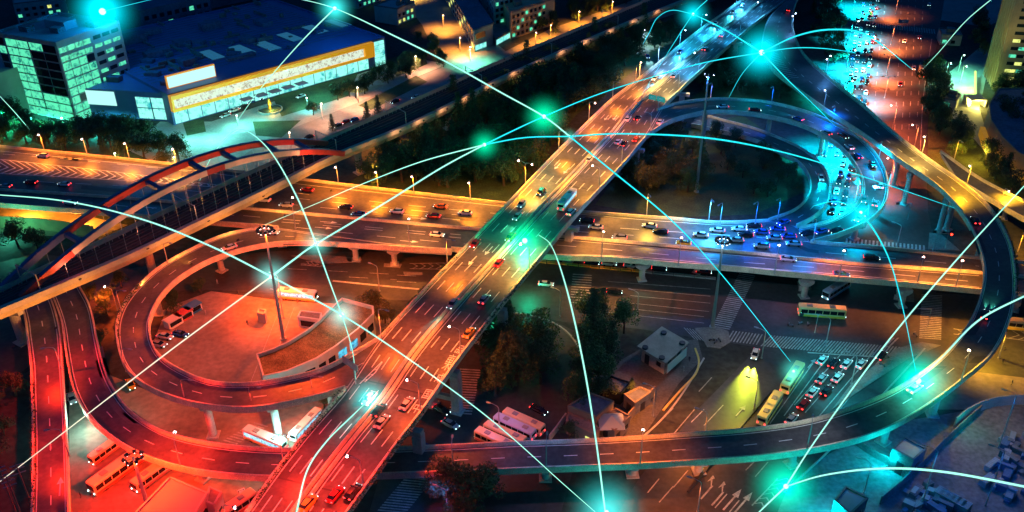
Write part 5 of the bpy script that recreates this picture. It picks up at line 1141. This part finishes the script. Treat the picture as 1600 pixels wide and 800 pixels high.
# ================================================================ street furniture
def barrier(i, px, py, d, m, lab, grp):
    a = heading(px, py, d[0], d[1], 0); r = thing('traffic_barrier', lab, 'barrier', W(px, py, 0), a, grp)
    mb = MB(); mb.box(-1.5, 1.5, -.06, .06, .95, 1.1); mb.box(-1.5, 1.5, -.06, .06, .15, .5); mb.box(-1.5, -1.38, -.07, .07, .1, 1.1); mb.box(1.38, 1.5, -.07, .07, .1, 1.1)
    for k in range(9): mb.box(-1.3+k*.3, -1.2+k*.3, -.04, .04, .5, .95)
    mb.build('panel', m, r); q = MB(); q.box(-1.3, -.9, -.35, .35, 0, .1); q.box(.9, 1.3, -.35, .35, 0, .1); q.build('foot', DARK, r)
for i in range(17):
    px = 846+i*16.5; py = 411.5+i*1.6
    barrier(i, px, py, (16, 1.6), mat('orange_barrier', (.7,.3,.06), .6) if i < 10 else mat('grey_barrier', (.4,.38,.36), .6), '%s %s barrier panel from the left behind the elevated road' % (ordinal(i if i < 10 else i-10), 'orange' if i < 10 else 'grey'), 'barrier panels beside the street')
def wall_run(nm, lab, pts, h, m, t=.3):
    o = MB(); p = Path([W(*q) for q in pts], 4); sec = []
    for i in range(21):
        c = p.at(p.len*i/20); tn = p.tan(p.len*i/20); nr = Vector((tn.y, -tn.x, 0))*t/2; sec.append([c-nr, c-nr+Z(h), c+nr+Z(h), c+nr])
    o.loft(sec); return tag(o.build(nm, m), lab, 'wall')
wall_run('boundary_wall', 'low wall running diagonally through the dark yard at lower right', [(1375,788),(1428,742),(1480,690),(1530,645)], 2.4, CONCD)
wall_run('boundary_wall', 'long wall beside the upper shed in the dark yard at lower right', [(1330,690),(1362,712),(1412,738)], 2, CONCD)
wall_run('boundary_wall', 'curved teal lit wall at the right of the dark yard', [(1490,668),(1510,652),(1545,637),(1600,632),(1680,640)], 3, CONC)
wall_run('boundary_wall', 'compound wall facing the avenue beside the low houses', [(962,684),(990,650),(1022,618)], 3, mat('pinkish_wall', (.26,.2,.15), .8))
wall_run('median_kerb', 'narrow kerb island in the avenue lower of the kiosk', [(1036,642),(1062,612),(1086,586),(1092,565),(1086,545)], .3, YPAINT, .5)
wall_run('median_kerb', 'long dark median between the avenue and the bus lane', [(1075,770),(1130,700),(1203,612)], .5, DARK, .7)
wall_run('boundary_wall', 'pale fence behind the coaches near the compound', [(858,690),(872,672),(884,655)], 2, CONC)
wall_run('retaining_wall', 'tall orange lit retaining wall behind the dark trees at far left', [(-30,355),(30,357),(90,362),(150,372)], 4.5, mat('ochre_wall', (.45,.3,.14), .8, .3, .2))
ground_poly('embankment', [(-40,322),(110,332),(200,352),(150,372),(60,368),(-40,362)], .06, mat('ochre_paving', (.36,.26,.15), .8, .3, .1))
def sign(px, py, z, h, d, label, boards, col, txt):
    a = heading(px, py, d[0], d[1], z); r = thing('road_sign', label, 'sign', W(px, py, z), a)
    mb = MB(); mb.tube([(0,0,0),(0,0,h+1)], .16, 8); mb.tube([(boards[0][0]-.2,.18,h-.4),(boards[-1][1]+.2,.18,h-.4)], .1, 6); mb.build('post', STEEL, r)
    for (x0, x1), tx in zip(boards, txt):
        mb = MB(); mb.box(x0, x1, -.15, .0, h-1.3, h+.7); b = mb.build('sign_board', col, r)
        o = glyphs(tx, .9, PAINT, 'sign_lettering'); o.parent = b; o.location = ((x0+x1)/2, -.17, h-.3); o.rotation_euler = (math.radians(90), 0, 0)
SG = mat('green_sign', (.02,.22,.20), .5, emit=(.0,.6,.55), es=.25)
sign(1028, 174, ZD, 5.5, (20, 5), 'green double direction sign above the fork of the right loop', [(-4.4, -1.1), (-.7, 2.7)], SG, ['出口', '内环'])
sign(556, 600, ZD, 5.5, (20, 14), 'pale direction sign above the fork of the left loop ramp', [(-4.0, 1.6)], mat('pale_sign', (.5,.42,.38), .5), ['出口'])
sign(1409, 47, 0, 5, (20, 0), 'small dark blue sign over the zebra crossing of the avenue', [(-2.6, 2.6)], mat('blue_sign', (.02,.08,.25), .5), ['路口'])
def signal(px, py, hx, lab, col):
    r = thing('traffic_signal', lab, 'traffic signal', W(px, py, 0), heading(px, py, hx, 0, 0)); mb = MB(); mb.tube([(0,0,0),(0,0,6.2),(4.5,0,6.4)], [.15,.12,.07], 8); mb.build('pole', STEEL, r)
    mb = MB(); mb.box(4, 5, -.2, .2, 5.7, 6.5); h = mb.build('signal_head', DARK, r); mb = MB(); mb.ball((4.5, -.25, 6.1), .33, 8, 5); mb.build('signal_lens', emis('sig_%d_%d' % (col[0]*9, col[2]*9), col, 14), h)
signal(1418,343,-10,'traffic signal glowing red under the right side of the outer loop',(1,.02,.01)); signal(1476,388,-8,'traffic signal glowing blue green at the island right of the avenue',(.05,.8,1)); signal(1448,512,-6,'traffic signal glowing teal beside the right zebra crossing',(.05,1,.7)); signal(1457,392,6,'small traffic signal glowing red beside the upper island',(1,.03,.01)); signal(1273,520,-6,'traffic signal standing at the long zebra crossing',(.1,1,.8))
ft = thing('fountain', 'round fountain basin with a golden lit figure on the mall forecourt', 'fountain', W(422,172)); mb = MB(); mb.tube([(0,0,0),(0,0,.6)], 5.5, 28); mb.build('basin', CONC, ft); mb = MB(); mb.tube([(0,0,.5),(0,0,.7)], 5, 28); mb.build('water', mat('fountain_water', (.02,.05,.05), .05), ft); mb = MB(); mb.tube([(0,0,.6),(0,0,2),(.2,0,3.4),(0,0,5),(.2,0,5.8)], [.9,.5,.9,.5,.1], 10); mb.build('sculpture', mat('gold', (.7,.4,.06), .3, metal=.7), ft, smooth=True); light('POINT', (1.5,-2.5,2), (1,.6,.1), 3000, ft)
for i, (px, py, w, m, lab) in enumerate([(272,508,2.8,WHITE,'pale framed market stall nearest the parked cars'),(288,498,2.8,mat('stall_red', (.55,.08,.06), .5),'red fronted market stall in the middle of three'),(302,487,2.8,mat('stall_blue', (.06,.25,.45), .5),'blue roofed market stall at the end of the row')]):
    st = thing('market_stall', lab, 'stall', W(px, py), heading(px, py, 14, -8, 0)); mb = MB(); mb.box(-2.3, 2.3, -1.3, 1.3, 0, 2.3); mb.build('body', WHITE, st); mb = MB(); mb.box(-2.5, 2.5, -1.6, 1.5, 2.303, 2.5); mb.build('roof', m, st); mb = MB(); mb.box(-1.9, 1.9, -1.33, -1.25, .7, 2.0); mb.build('counter_opening', GLASS, st); mb = MB(); mb.box(-2.1, 2.1, -1.36, -1.28, .1, .65); mb.build('front_panel', m, st)
# catenary masts over the railway
for i, (px, py) in enumerate([(60,456),(305,343),(520,236),(628,190),(752,130),(865,80),(970,35)]):
    s = dsat(px, py, ZM, RW); L, R = RW.lr(s); c = (L+R)/2; v = R-L; a = math.atan2(v.y, v.x); hw = v.length/2-1.5; c.z = L.z-.33
    r = thing('catenary_portal', '%s overhead line portal from the left across the railway viaduct' % ordinal(i), 'overhead line mast', c, a, 'overhead line portals'); mb = MB()
    mb.tube([(-hw,0,0),(-hw,0,6)], .17, 8); mb.build('mast', STEEL, r); mb = MB(); mb.tube([(hw,0,0),(hw,0,6)], .17, 8); mb.build('mast', STEEL, r); mb = MB(); mb.tube([(-hw,0,5.8),(hw,0,5.8)], .11, 6); mb.build('crossbeam', STEEL, r)
for i, (px, py) in enumerate([(25,800),(38,815),(52,795)]):
    r = thing('utility_pole', '%s wooden pole with crossarms in the dark bottom left corner' % ['left','middle','right'][i], 'utility pole', W(px, py), .6); mb = MB(); mb.tube([(0,0,0),(0,0,13)], [.2,.13], 8); mb.build('pole', mat('red_lit_pole', (.3,.2,.15), .7), r); mb = MB()
    for h in (10.4, 11.6, 12.6): mb.box(-1.3, 1.3, -.08, .08, h, h+.16)
    mb.build('crossarm', STEEL, r)
wall_run('kerb', 'pale curved kerb around the blue side road below the conifers', [(758,486),(820,492),(870,508),(902,540),(910,590)], .35, CONC, .5)
wall_run('kerb', 'kerb between kiosk forecourt and avenue', [(985,700),(1035,655),(1070,610),(1100,560)], .25, CONC, .4)
wall_run('kerb', 'kerb on the right side of the avenue at the lower right', [(1225,770),(1300,700),(1395,600),(1445,545)], .25, CONC, .4)
# crates and containers in the yard at the lower right
rnd = random.Random(8); proto = None; cm = [mat('container_grey', (.14,.17,.2), .6, .2, .5), mat('container_blue', (.08,.16,.3), .6, .2, .5), mat('container_pale', (.28,.32,.36), .6, .2, .5)]
def crate(px, py, a, l, w, h, m, lab, grp):
    r = thing('container', lab, 'container', W(px, py), a, grp); mb = MB(); mb.box(-l/2, l/2, -w/2, w/2, .12, h); mb.build('body', m, r); q = MB()
    for k in range(7): q.box(-l/2+.3+k*(l-.7)/6, -l/2+.42+k*(l-.7)/6, -w/2-.05, w/2+.05, .2, h+.04)
    q.box(-l/2-.03, l/2+.03, -w/2-.03, w/2+.03, 0, .117); q.build('rib', m, r)
a0 = heading(1470, 780, 14, 8, 0)
for i in range(6): crate(1466+i*8.2, 776+i*4.6, a0+math.pi/2, 2.6, 1.5, 2.0, cm[2], '%s box from the left in the straight row of pale boxes at lower right' % ordinal(i), 'row of pale boxes')
for n, poly in ((26, [(1420,770),(1445,755),(1480,790),(1470,815),(1400,815)]), (34, [(1545,730),(1580,710),(1640,720),(1650,790),(1580,785),(1540,755)]), (14, [(1560,690),(1640,670),(1660,700),(1590,710)])):
    wp = [W(*q)[:2] for q in poly]; k = 0
    while k < n:
        x = rnd.uniform(min(q[0] for q in wp), max(q[0] for q in wp)); y = rnd.uniform(min(q[1] for q in wp), max(q[1] for q in wp))
        if inpoly((x, y), wp):
            v = R3.transposed() @ (Vector((x, y, 0))-Vector((0, 0, CAM_H))); l = rnd.uniform(1.2, 4.5)
            crate(800+FPX*v.x/-v.z, 400-FPX*v.y/-v.z, a0+rnd.choice((0, 1.57))+rnd.uniform(-.3, .3), l, rnd.uniform(.8, 1.6), rnd.uniform(.6, 1.8), rnd.choice(cm), 'scrap box or crate in the heaps of the dark yard at lower right', 'scrap boxes in the dark yard'); k += 1
# people
def person_mesh():
    J = {'pel': (0,0,.95), 'chest': (0,0,1.32), 'neck': (0,0,1.5), 'head': (0,.02,1.66), 'top': (0,.02,1.74), 'hl': (-.1,0,.92), 'kl': (-.11,.12,.5), 'al': (-.11,.02,.08), 'tl': (-.11,.16,.04), 'hr': (.1,0,.92), 'kr': (.11,.02,.5), 'ar': (.11,-.18,.1), 'tr': (.11,-.06,.04), 'sl': (-.2,0,1.42), 'el': (-.27,-.05,1.15), 'wl': (-.28,.06,.9), 'sr': (.2,0,1.42), 'er': (.27,.03,1.15), 'wr': (.27,.14,.92)}
    Ed = [('pel','chest'),('chest','neck'),('neck','head'),('head','top'),('pel','hl'),('hl','kl'),('kl','al'),('al','tl'),('pel','hr'),('hr','kr'),('kr','ar'),('ar','tr'),('chest','sl'),('sl','el'),('el','wl'),('chest','sr'),('sr','er'),('er','wr')]
    Rr = {'pel': .14, 'chest': .16, 'neck': .06, 'head': .1, 'top': .07, 'hl': .09, 'hr': .09, 'kl': .065, 'kr': .065, 'al': .05, 'ar': .05, 'tl': .04, 'tr': .04, 'sl': .07, 'sr': .07, 'el': .05, 'er': .05, 'wl': .04, 'wr': .04}
    ks = list(J); me = bpy.data.meshes.new('person'); me.from_pydata([J[k] for k in ks], [(ks.index(a), ks.index(b)) for a, b in Ed], [])
    return me, ks, Rr
me, ks, Rr = person_mesh(); PM = [mat('dark_clothes', (.05,.05,.07), .8), mat('light_clothes', (.5,.48,.45), .8)]
po = bpy.data.objects.new('person', me); C.objects.link(po); sk = po.modifiers.new('skin', 'SKIN')
for i, k in enumerate(ks): me.skin_vertices[0].data[i].radius = (Rr[k], Rr[k])
me.skin_vertices[0].data[0].use_root = True; po.modifiers.new('sub', 'SUBSURF').levels = 1
dg = bpy.context.evaluated_depsgraph_get(); pm0 = bpy.data.meshes.new_from_object(po.evaluated_get(dg)); bpy.data.objects.remove(po)
for i, (px, py, z, lab, k) in enumerate([(315,459,0,'person walking alone above the orange bus yard',0),(340,444,0,'person in pale clothes near the top of the left loop',1),(372,461,0,'person standing beside the mast side of the yard',0),(387,508,0,'person in the middle of the orange bus yard',0),(322,492,0,'person near the gate of the orange bus yard',1),(465,474,0,'person standing at the open door of the bus',0),
    (1068,580,0,'pale clothed person walking beside the kiosk',1),(1077,565,0,'dark clothed person walking beside the kiosk',0),(150,711,0,'person behind the shortest bus in the red lit yard',0),(127,778,0,'person alone in the red lit yard, nearer the ramp',0),(146,779,0,'person alone in the red lit yard, farther from the ramp',0),(1568,548,0,'upper of two people on the amber lit forecourt',0),(1566,568,0,'lower of two people on the amber lit forecourt',0),(1580,602,0,'person at the edge of the forecourt by the dark hedge',0)]):
    m2 = pm0.copy(); m2.materials.clear(); m2.materials.append(PM[k]); o = bpy.data.objects.new('person', m2); C.objects.link(o); o.location = W(px, py, 0)+Z(.035); o.rotation_euler = (0, 0, i*1.3); tag(o, lab, 'person', 'people on foot')
def moto(px, py, a, lab):
    r = thing('scooter', lab, 'scooter', W(px, py)+Z(.05), a, 'parked scooters and motorbikes')
    for x in (-.62, .62): part('wheel', share(('moto_wheel', 's0'), lambda: wheel_mesh(.27, .12), RUBBER), r, (x, 0, .27))
    mb = MB(); mb.loft([[(x, -w, z0), (x, w, z0), (x, w*.8, z1), (x, -w*.8, z1)] for x, w, z0, z1 in ((-.75,.12,.5,.72), (-.2,.17,.35,.8), (.2,.15,.3,.5), (.5,.17,.35,.95), (.62,.1,.6,.9))]); mb.build('body', mat('scooter_paint', (.1,.1,.14), .4), r)
    mb = MB(); mb.tube([(.5,-.35,1.0),(.5,0,.95),(.5,.35,1.0)], .03, 5); mb.build('handlebar', STEEL, r)
for i, (px, py) in enumerate([(1112,533),(1118,536),(1124,533),(1235,510),(1250,507),(1262,508),(1378,572),(1384,560),(1390,568),(1430,525)]):
    moto(px, py, i*.9, '%s of the scooters counted from the left, %s' % (ordinal(i if i < 3 else i-3 if i < 6 else i-6), 'on the round traffic island' if i < 3 else 'waiting at the long zebra crossing' if i < 6 else 'beside the queue at the right'))

# ================================================================ graphic overlay of arcs and knots, added as glowing tubes over the interchange
ARCM = emis('pale_green_light', (.36,1,.78), 1.15); ARCC = emis('cyan_light', (.02,.78,.9), 1.1); ARCR = emis('warm_pale_light', (.9,.85,.65), 1.1)
def arc(label, pts, r, m=None):
    """pts: (x, y, height); r: radius at start, middle, end"""
    p = Path([W(x, y, z) for x, y, z in pts], 14); n = 48; P_ = [p.at(p.len*i/n) for i in range(n+1)]
    rr = [r[0]+(r[1]-r[0])*i/(n/2) if i < n/2 else r[1]+(r[2]-r[1])*(i-n/2)/(n/2) for i in range(n+1)]
    rr = [q*.47 for q in rr]; mb = MB(); mb.tube(P_, rr, 8); o = mb.build('overlay_arc', m or ARCM); tag(o, label, 'overlay graphic line', 'overlay web of glowing arcs'); return o
for lab, pts, r, m in [
 ('straight pale overlay line from the knot over the mall roof to the knot in the wood', [(450,-6,34),(523,13,32),(620,58,36),(700,98,38),(780,143,36),(850,182,30),(890,213,28)], (.3,.62,.5), None),
 ('thinning cyan overlay line crossing the overpass down to the yellow bus', [(890,213,28),(960,270,30),(1050,345,30),(1130,432,26),(1235,565,4)], (.5,.4,.12), ARCC),
 ('overlay line from the top knot down to the mall forecourt', [(523,13,32),(470,66,26),(410,135,14),(370,190,4)], (.6,.4,.15), None),
 ('overlay line along the long diagonal between the right knot and the knot in the wood', [(1190,82,30),(1100,98,32),(1000,126,34),(925,151,32),(850,182,30),(800,205,30),(757,226,28)], (.5,.35,.5), ARCC),
 ('thick overlay line from the dark wood down to the elevated road', [(757,226,28),(690,262,30),(600,318,28),(494,381,14),(460,405,16),(424,432,18)], (.45,.5,.55), None),
 ('long overlay line from the bus yard to the left picture edge', [(424,432,18),(340,493,24),(255,556,24),(120,660,16),(-10,760,6)], (.4,.3,.15), ARCR),
 ('shallow overlay arc from the far left over the arch to the bus yard', [(-20,303,10),(100,314,26),(220,342,30),(330,385,26),(424,432,18)], (.3,.4,.5), None),
 ('overlay line from the bus yard over the overpass to the bottom', [(424,432,18),(480,462,18),(534,492,16),(620,548,26),(760,650,24),(880,756,10),(930,800,3)], (.5,.34,.12), None),
 ('curved overlay line falling from the mall forecourt to the bus yard', [(312,282,18),(335,238,26),(365,205,30),(390,207,32),(425,240,32),(465,310,26),(494,381,14)], (.15,.35,.55), None),
 ('overlay line between the elevated road and the fork of the left ramp', [(494,381,14),(512,432,18),(534,492,16),(550,545,16),(556,592,17)], (.5,.35,.12), None),
 ('hooked overlay arc rising from the bottom edge to the left lanes of the overpass', [(462,805,15),(480,735,20),(510,690,23),(545,655,22),(577,624,16)], (.42,.3,.16), None),
 ('tall overlay arc from the green knot on the overpass to the bottom edge', [(842,367,16),(862,385,24),(885,450,28),(910,560,24),(930,680,14),(947,810,3)], (.12,.42,.36), None),
 ('thick overlay arc between the top right knots', [(1083,22,24),(1130,45,28),(1190,82,30)], (.5,.6,.6), ARCC),
 ('thin hooked overlay arc over the upper slip road', [(1083,22,24),(1050,16,28),(1027,28,26),(1015,50,16),(1003,72,4)], (.4,.3,.12), ARCC),
 ('thin overlay line from the top knot to the overpass lanes', [(1105,0,28),(1083,22,24),(1045,80,24),(1003,148,15)], (.4,.3,.1), ARCC),
 ('thick overlay arc bending from the right knot over the jam to the avenue', [(1190,82,30),(1245,56,44),(1305,46,52),(1360,58,42),(1425,108,4)], (.6,.6,.15), ARCC),
 ('thin overlay arc from the right knot to the jammed avenue', [(1190,82,30),(1240,75,40),(1290,76,40),(1335,82,6)], (.4,.25,.1), ARCC),
 ('thin overlay line falling left from the right knot to the loop', [(1190,82,30),(1160,115,24),(1138,154,14)], (.4,.25,.1), ARCC),
 ('straight overlay line falling right from the right knot to the outer loop', [(1190,82,30),(1230,124,28),(1270,162,22),(1306,198,13)], (.6,.4,.12), ARCC),
 ('long flat overlay arc from the knot beside the overpass over the loop to the right', [(757,226,28),(820,215,30),(890,213,28),(970,209,34),(1100,215,40),(1220,237,38),(1340,273,28),(1500,328,12)], (.45,.55,.1), ARCC),
 ('thin overlay line fanning left from the dark wood to the tall mast', [(757,226,28),(660,252,32),(560,290,34),(490,320,32),(412,352,33)], (.45,.3,.1), None),
 ('short overlay arc over the inner ring falling to the long zebra crossing', [(1270,322,8),(1310,315,16),(1350,340,24),(1385,395,30),(1408,470,24),(1431,580,13)], (.15,.5,.12), ARCC),
 ('long straight overlay line from the bottom right knot to the right edge', [(1228,760,10),(1280,680,20),(1390,530,32),(1500,400,34),(1610,280,30)], (.3,.38,.3), None),
 ('overlay line from the knot on the flyover to the right edge', [(1420,604,14),(1470,560,20),(1530,500,26),(1610,458,28)], (.3,.45,.4), None),
 ('wide overlay arc from the bottom right knot over the dark yard', [(1228,760,10),(1290,742,22),(1380,732,30),(1480,738,34),(1620,764,30)], (.2,.4,.42), None),
 ('short overlay line leaving the bottom right knot downwards', [(1228,760,10),(1205,782,8),(1180,806,5)], (.35,.3,.25), None),
 ('thin overlay arc leaving the top left knot to the right', [(160,18,42),(200,8,46),(250,-4,46)], (.2,.25,.1), ARCC),
 ('thin overlay line at the far left in front of the trees', [(-10,140,30),(20,172,20),(46,202,5)], (.2,.25,.12), None),
 ('thin overlay line at the top right above the park', [(1560,-10,40),(1510,32,36),(1470,78,22),(1442,108,4)], (.4,.3,.1), None)]:
    arc(lab, pts, r, m)
def halo(nm, col, dens):
    if nm in MT: return MT[nm]
    m = bpy.data.materials.new(nm); m.use_nodes = True; t = m.node_tree; t.nodes.clear(); o = t.nodes.new('ShaderNodeOutputMaterial'); e = t.nodes.new('ShaderNodeEmission'); e.inputs[0].default_value = (*col, 1)
    tc = t.nodes.new('ShaderNodeTexCoord'); ln = t.nodes.new('ShaderNodeVectorMath'); ln.operation = 'LENGTH'; t.links.new(tc.outputs['Object'], ln.inputs[0])
    mr = t.nodes.new('ShaderNodeMapRange'); mr.inputs[1].default_value = 0; mr.inputs[2].default_value = 1; mr.inputs[3].default_value = 1; mr.inputs[4].default_value = 0; t.links.new(ln.outputs['Value'], mr.inputs[0])
    pw = t.nodes.new('ShaderNodeMath'); pw.operation = 'POWER'; pw.inputs[1].default_value = 3.4; t.links.new(mr.outputs[0], pw.inputs[0])
    ml = t.nodes.new('ShaderNodeMath'); ml.operation = 'MULTIPLY'; ml.inputs[1].default_value = dens*.5; t.links.new(pw.outputs[0], ml.inputs[0]); t.links.new(ml.outputs[0], e.inputs[1])
    t.links.new(e.outputs[0], o.inputs['Volume']); MT[nm] = m; return m
def knot(px, py, z, core, R, col, label, power, dens=1.0):
    R *= .85; big = py < 30 and px < 600
    p = W(px, py, z); r = thing('overlay_knot', label, 'glowing knot', p, 0, 'glowing knots of the graphic overlay')
    wc = tuple(.5+.5*q for q in col); mb = MB(); mb.ball((0,0,0), core*.42, 16, 10); mb.build('core', emis('knot_core_%d_%d' % (col[0]*9, col[2]*9), wc, 1.6), r, smooth=True)
    mb = MB(); mb.ball((0,0,0), 1, 20, 12); h = mb.build('halo', halo('halo_%d_%d_%d' % (col[0]*9, col[1]*9, col[2]*9), col, dens), r); h.scale = (R, R, R)
    if power: light('POINT', (0, 0, 0), (0,.2,1) if big else col, power*(.17 if big else .16 if px in (757, 850) else .035), r, core)  # added lamp, bluer over the mall roof and stronger over the wood
CY, GR, TE = (0,.8,.95), (0,1,.45), (.05,.95,.7)
for a in [(160,18,42,3.2,22,CY,'largest glowing overlay knot at the top left above the glass tower',90000,.5),(523,13,32,2.0,15,(.05,.95,.9),'glowing overlay knot above the mall roof at the top',50000,.42),(757,226,28,1.3,9,GR,'green glowing overlay knot low over the dark wood, left of its neighbour',26000,.55),(850,182,30,1.6,12,GR,'green glowing overlay knot where several lines cross above the wood',50000,.55),
    (890,213,28,.9,5,TE,'small overlay knot beside the overpass just below the bigger green one',9000,.4),(1190,82,30,2.6,19,CY,'brightest cyan overlay knot above the top of the curved flyover',130000,.55),(1083,22,24,1.5,13,CY,'cyan glowing overlay knot at the top beside the far overpass',60000,.5),(820,376,18,1.8,12,(0,1,.4),'large green overlay knot low over the lanes of the overpass',260000,.6),
    (494,381,14,1.1,8,(.2,1,.85),'pale overlay knot on the rim of the elevated road above the bus yard',20000,.5),(424,432,18,1.3,9,(.2,1,.9),'pale overlay knot beside the tall mast over the bus yard',26000,.5),(534,492,13,1.3,9,(.3,1,.85),'pale overlay knot over the overgrown curved roof',22000,.55),(577,623,16.5,1.2,9,(.1,1,.95),'teal overlay knot on the left lanes of the overpass near the ramp fork',26000,.6),
    (1435,595,15,1.5,13,(0,1,.7),'teal green overlay knot on the curved flyover at the right',50000,.6),(1228,760,10,1.2,12,(0,1,.6),'green overlay knot near the bottom right above the road',36000,.6),(948,800,4,1.0,13,(0,.9,.9),'teal overlay knot cut by the bottom edge of the picture',26000,.5),(1345,332,12,1.2,12,(0,.8,1),'cyan overlay knot over the lower bend of the outer loop',36000,.5),(1240,580,5,.8,7,(.1,1,.8),'teal overlay knot over the rear of the front yellow bus',12000,.45)]:
    knot(*a)
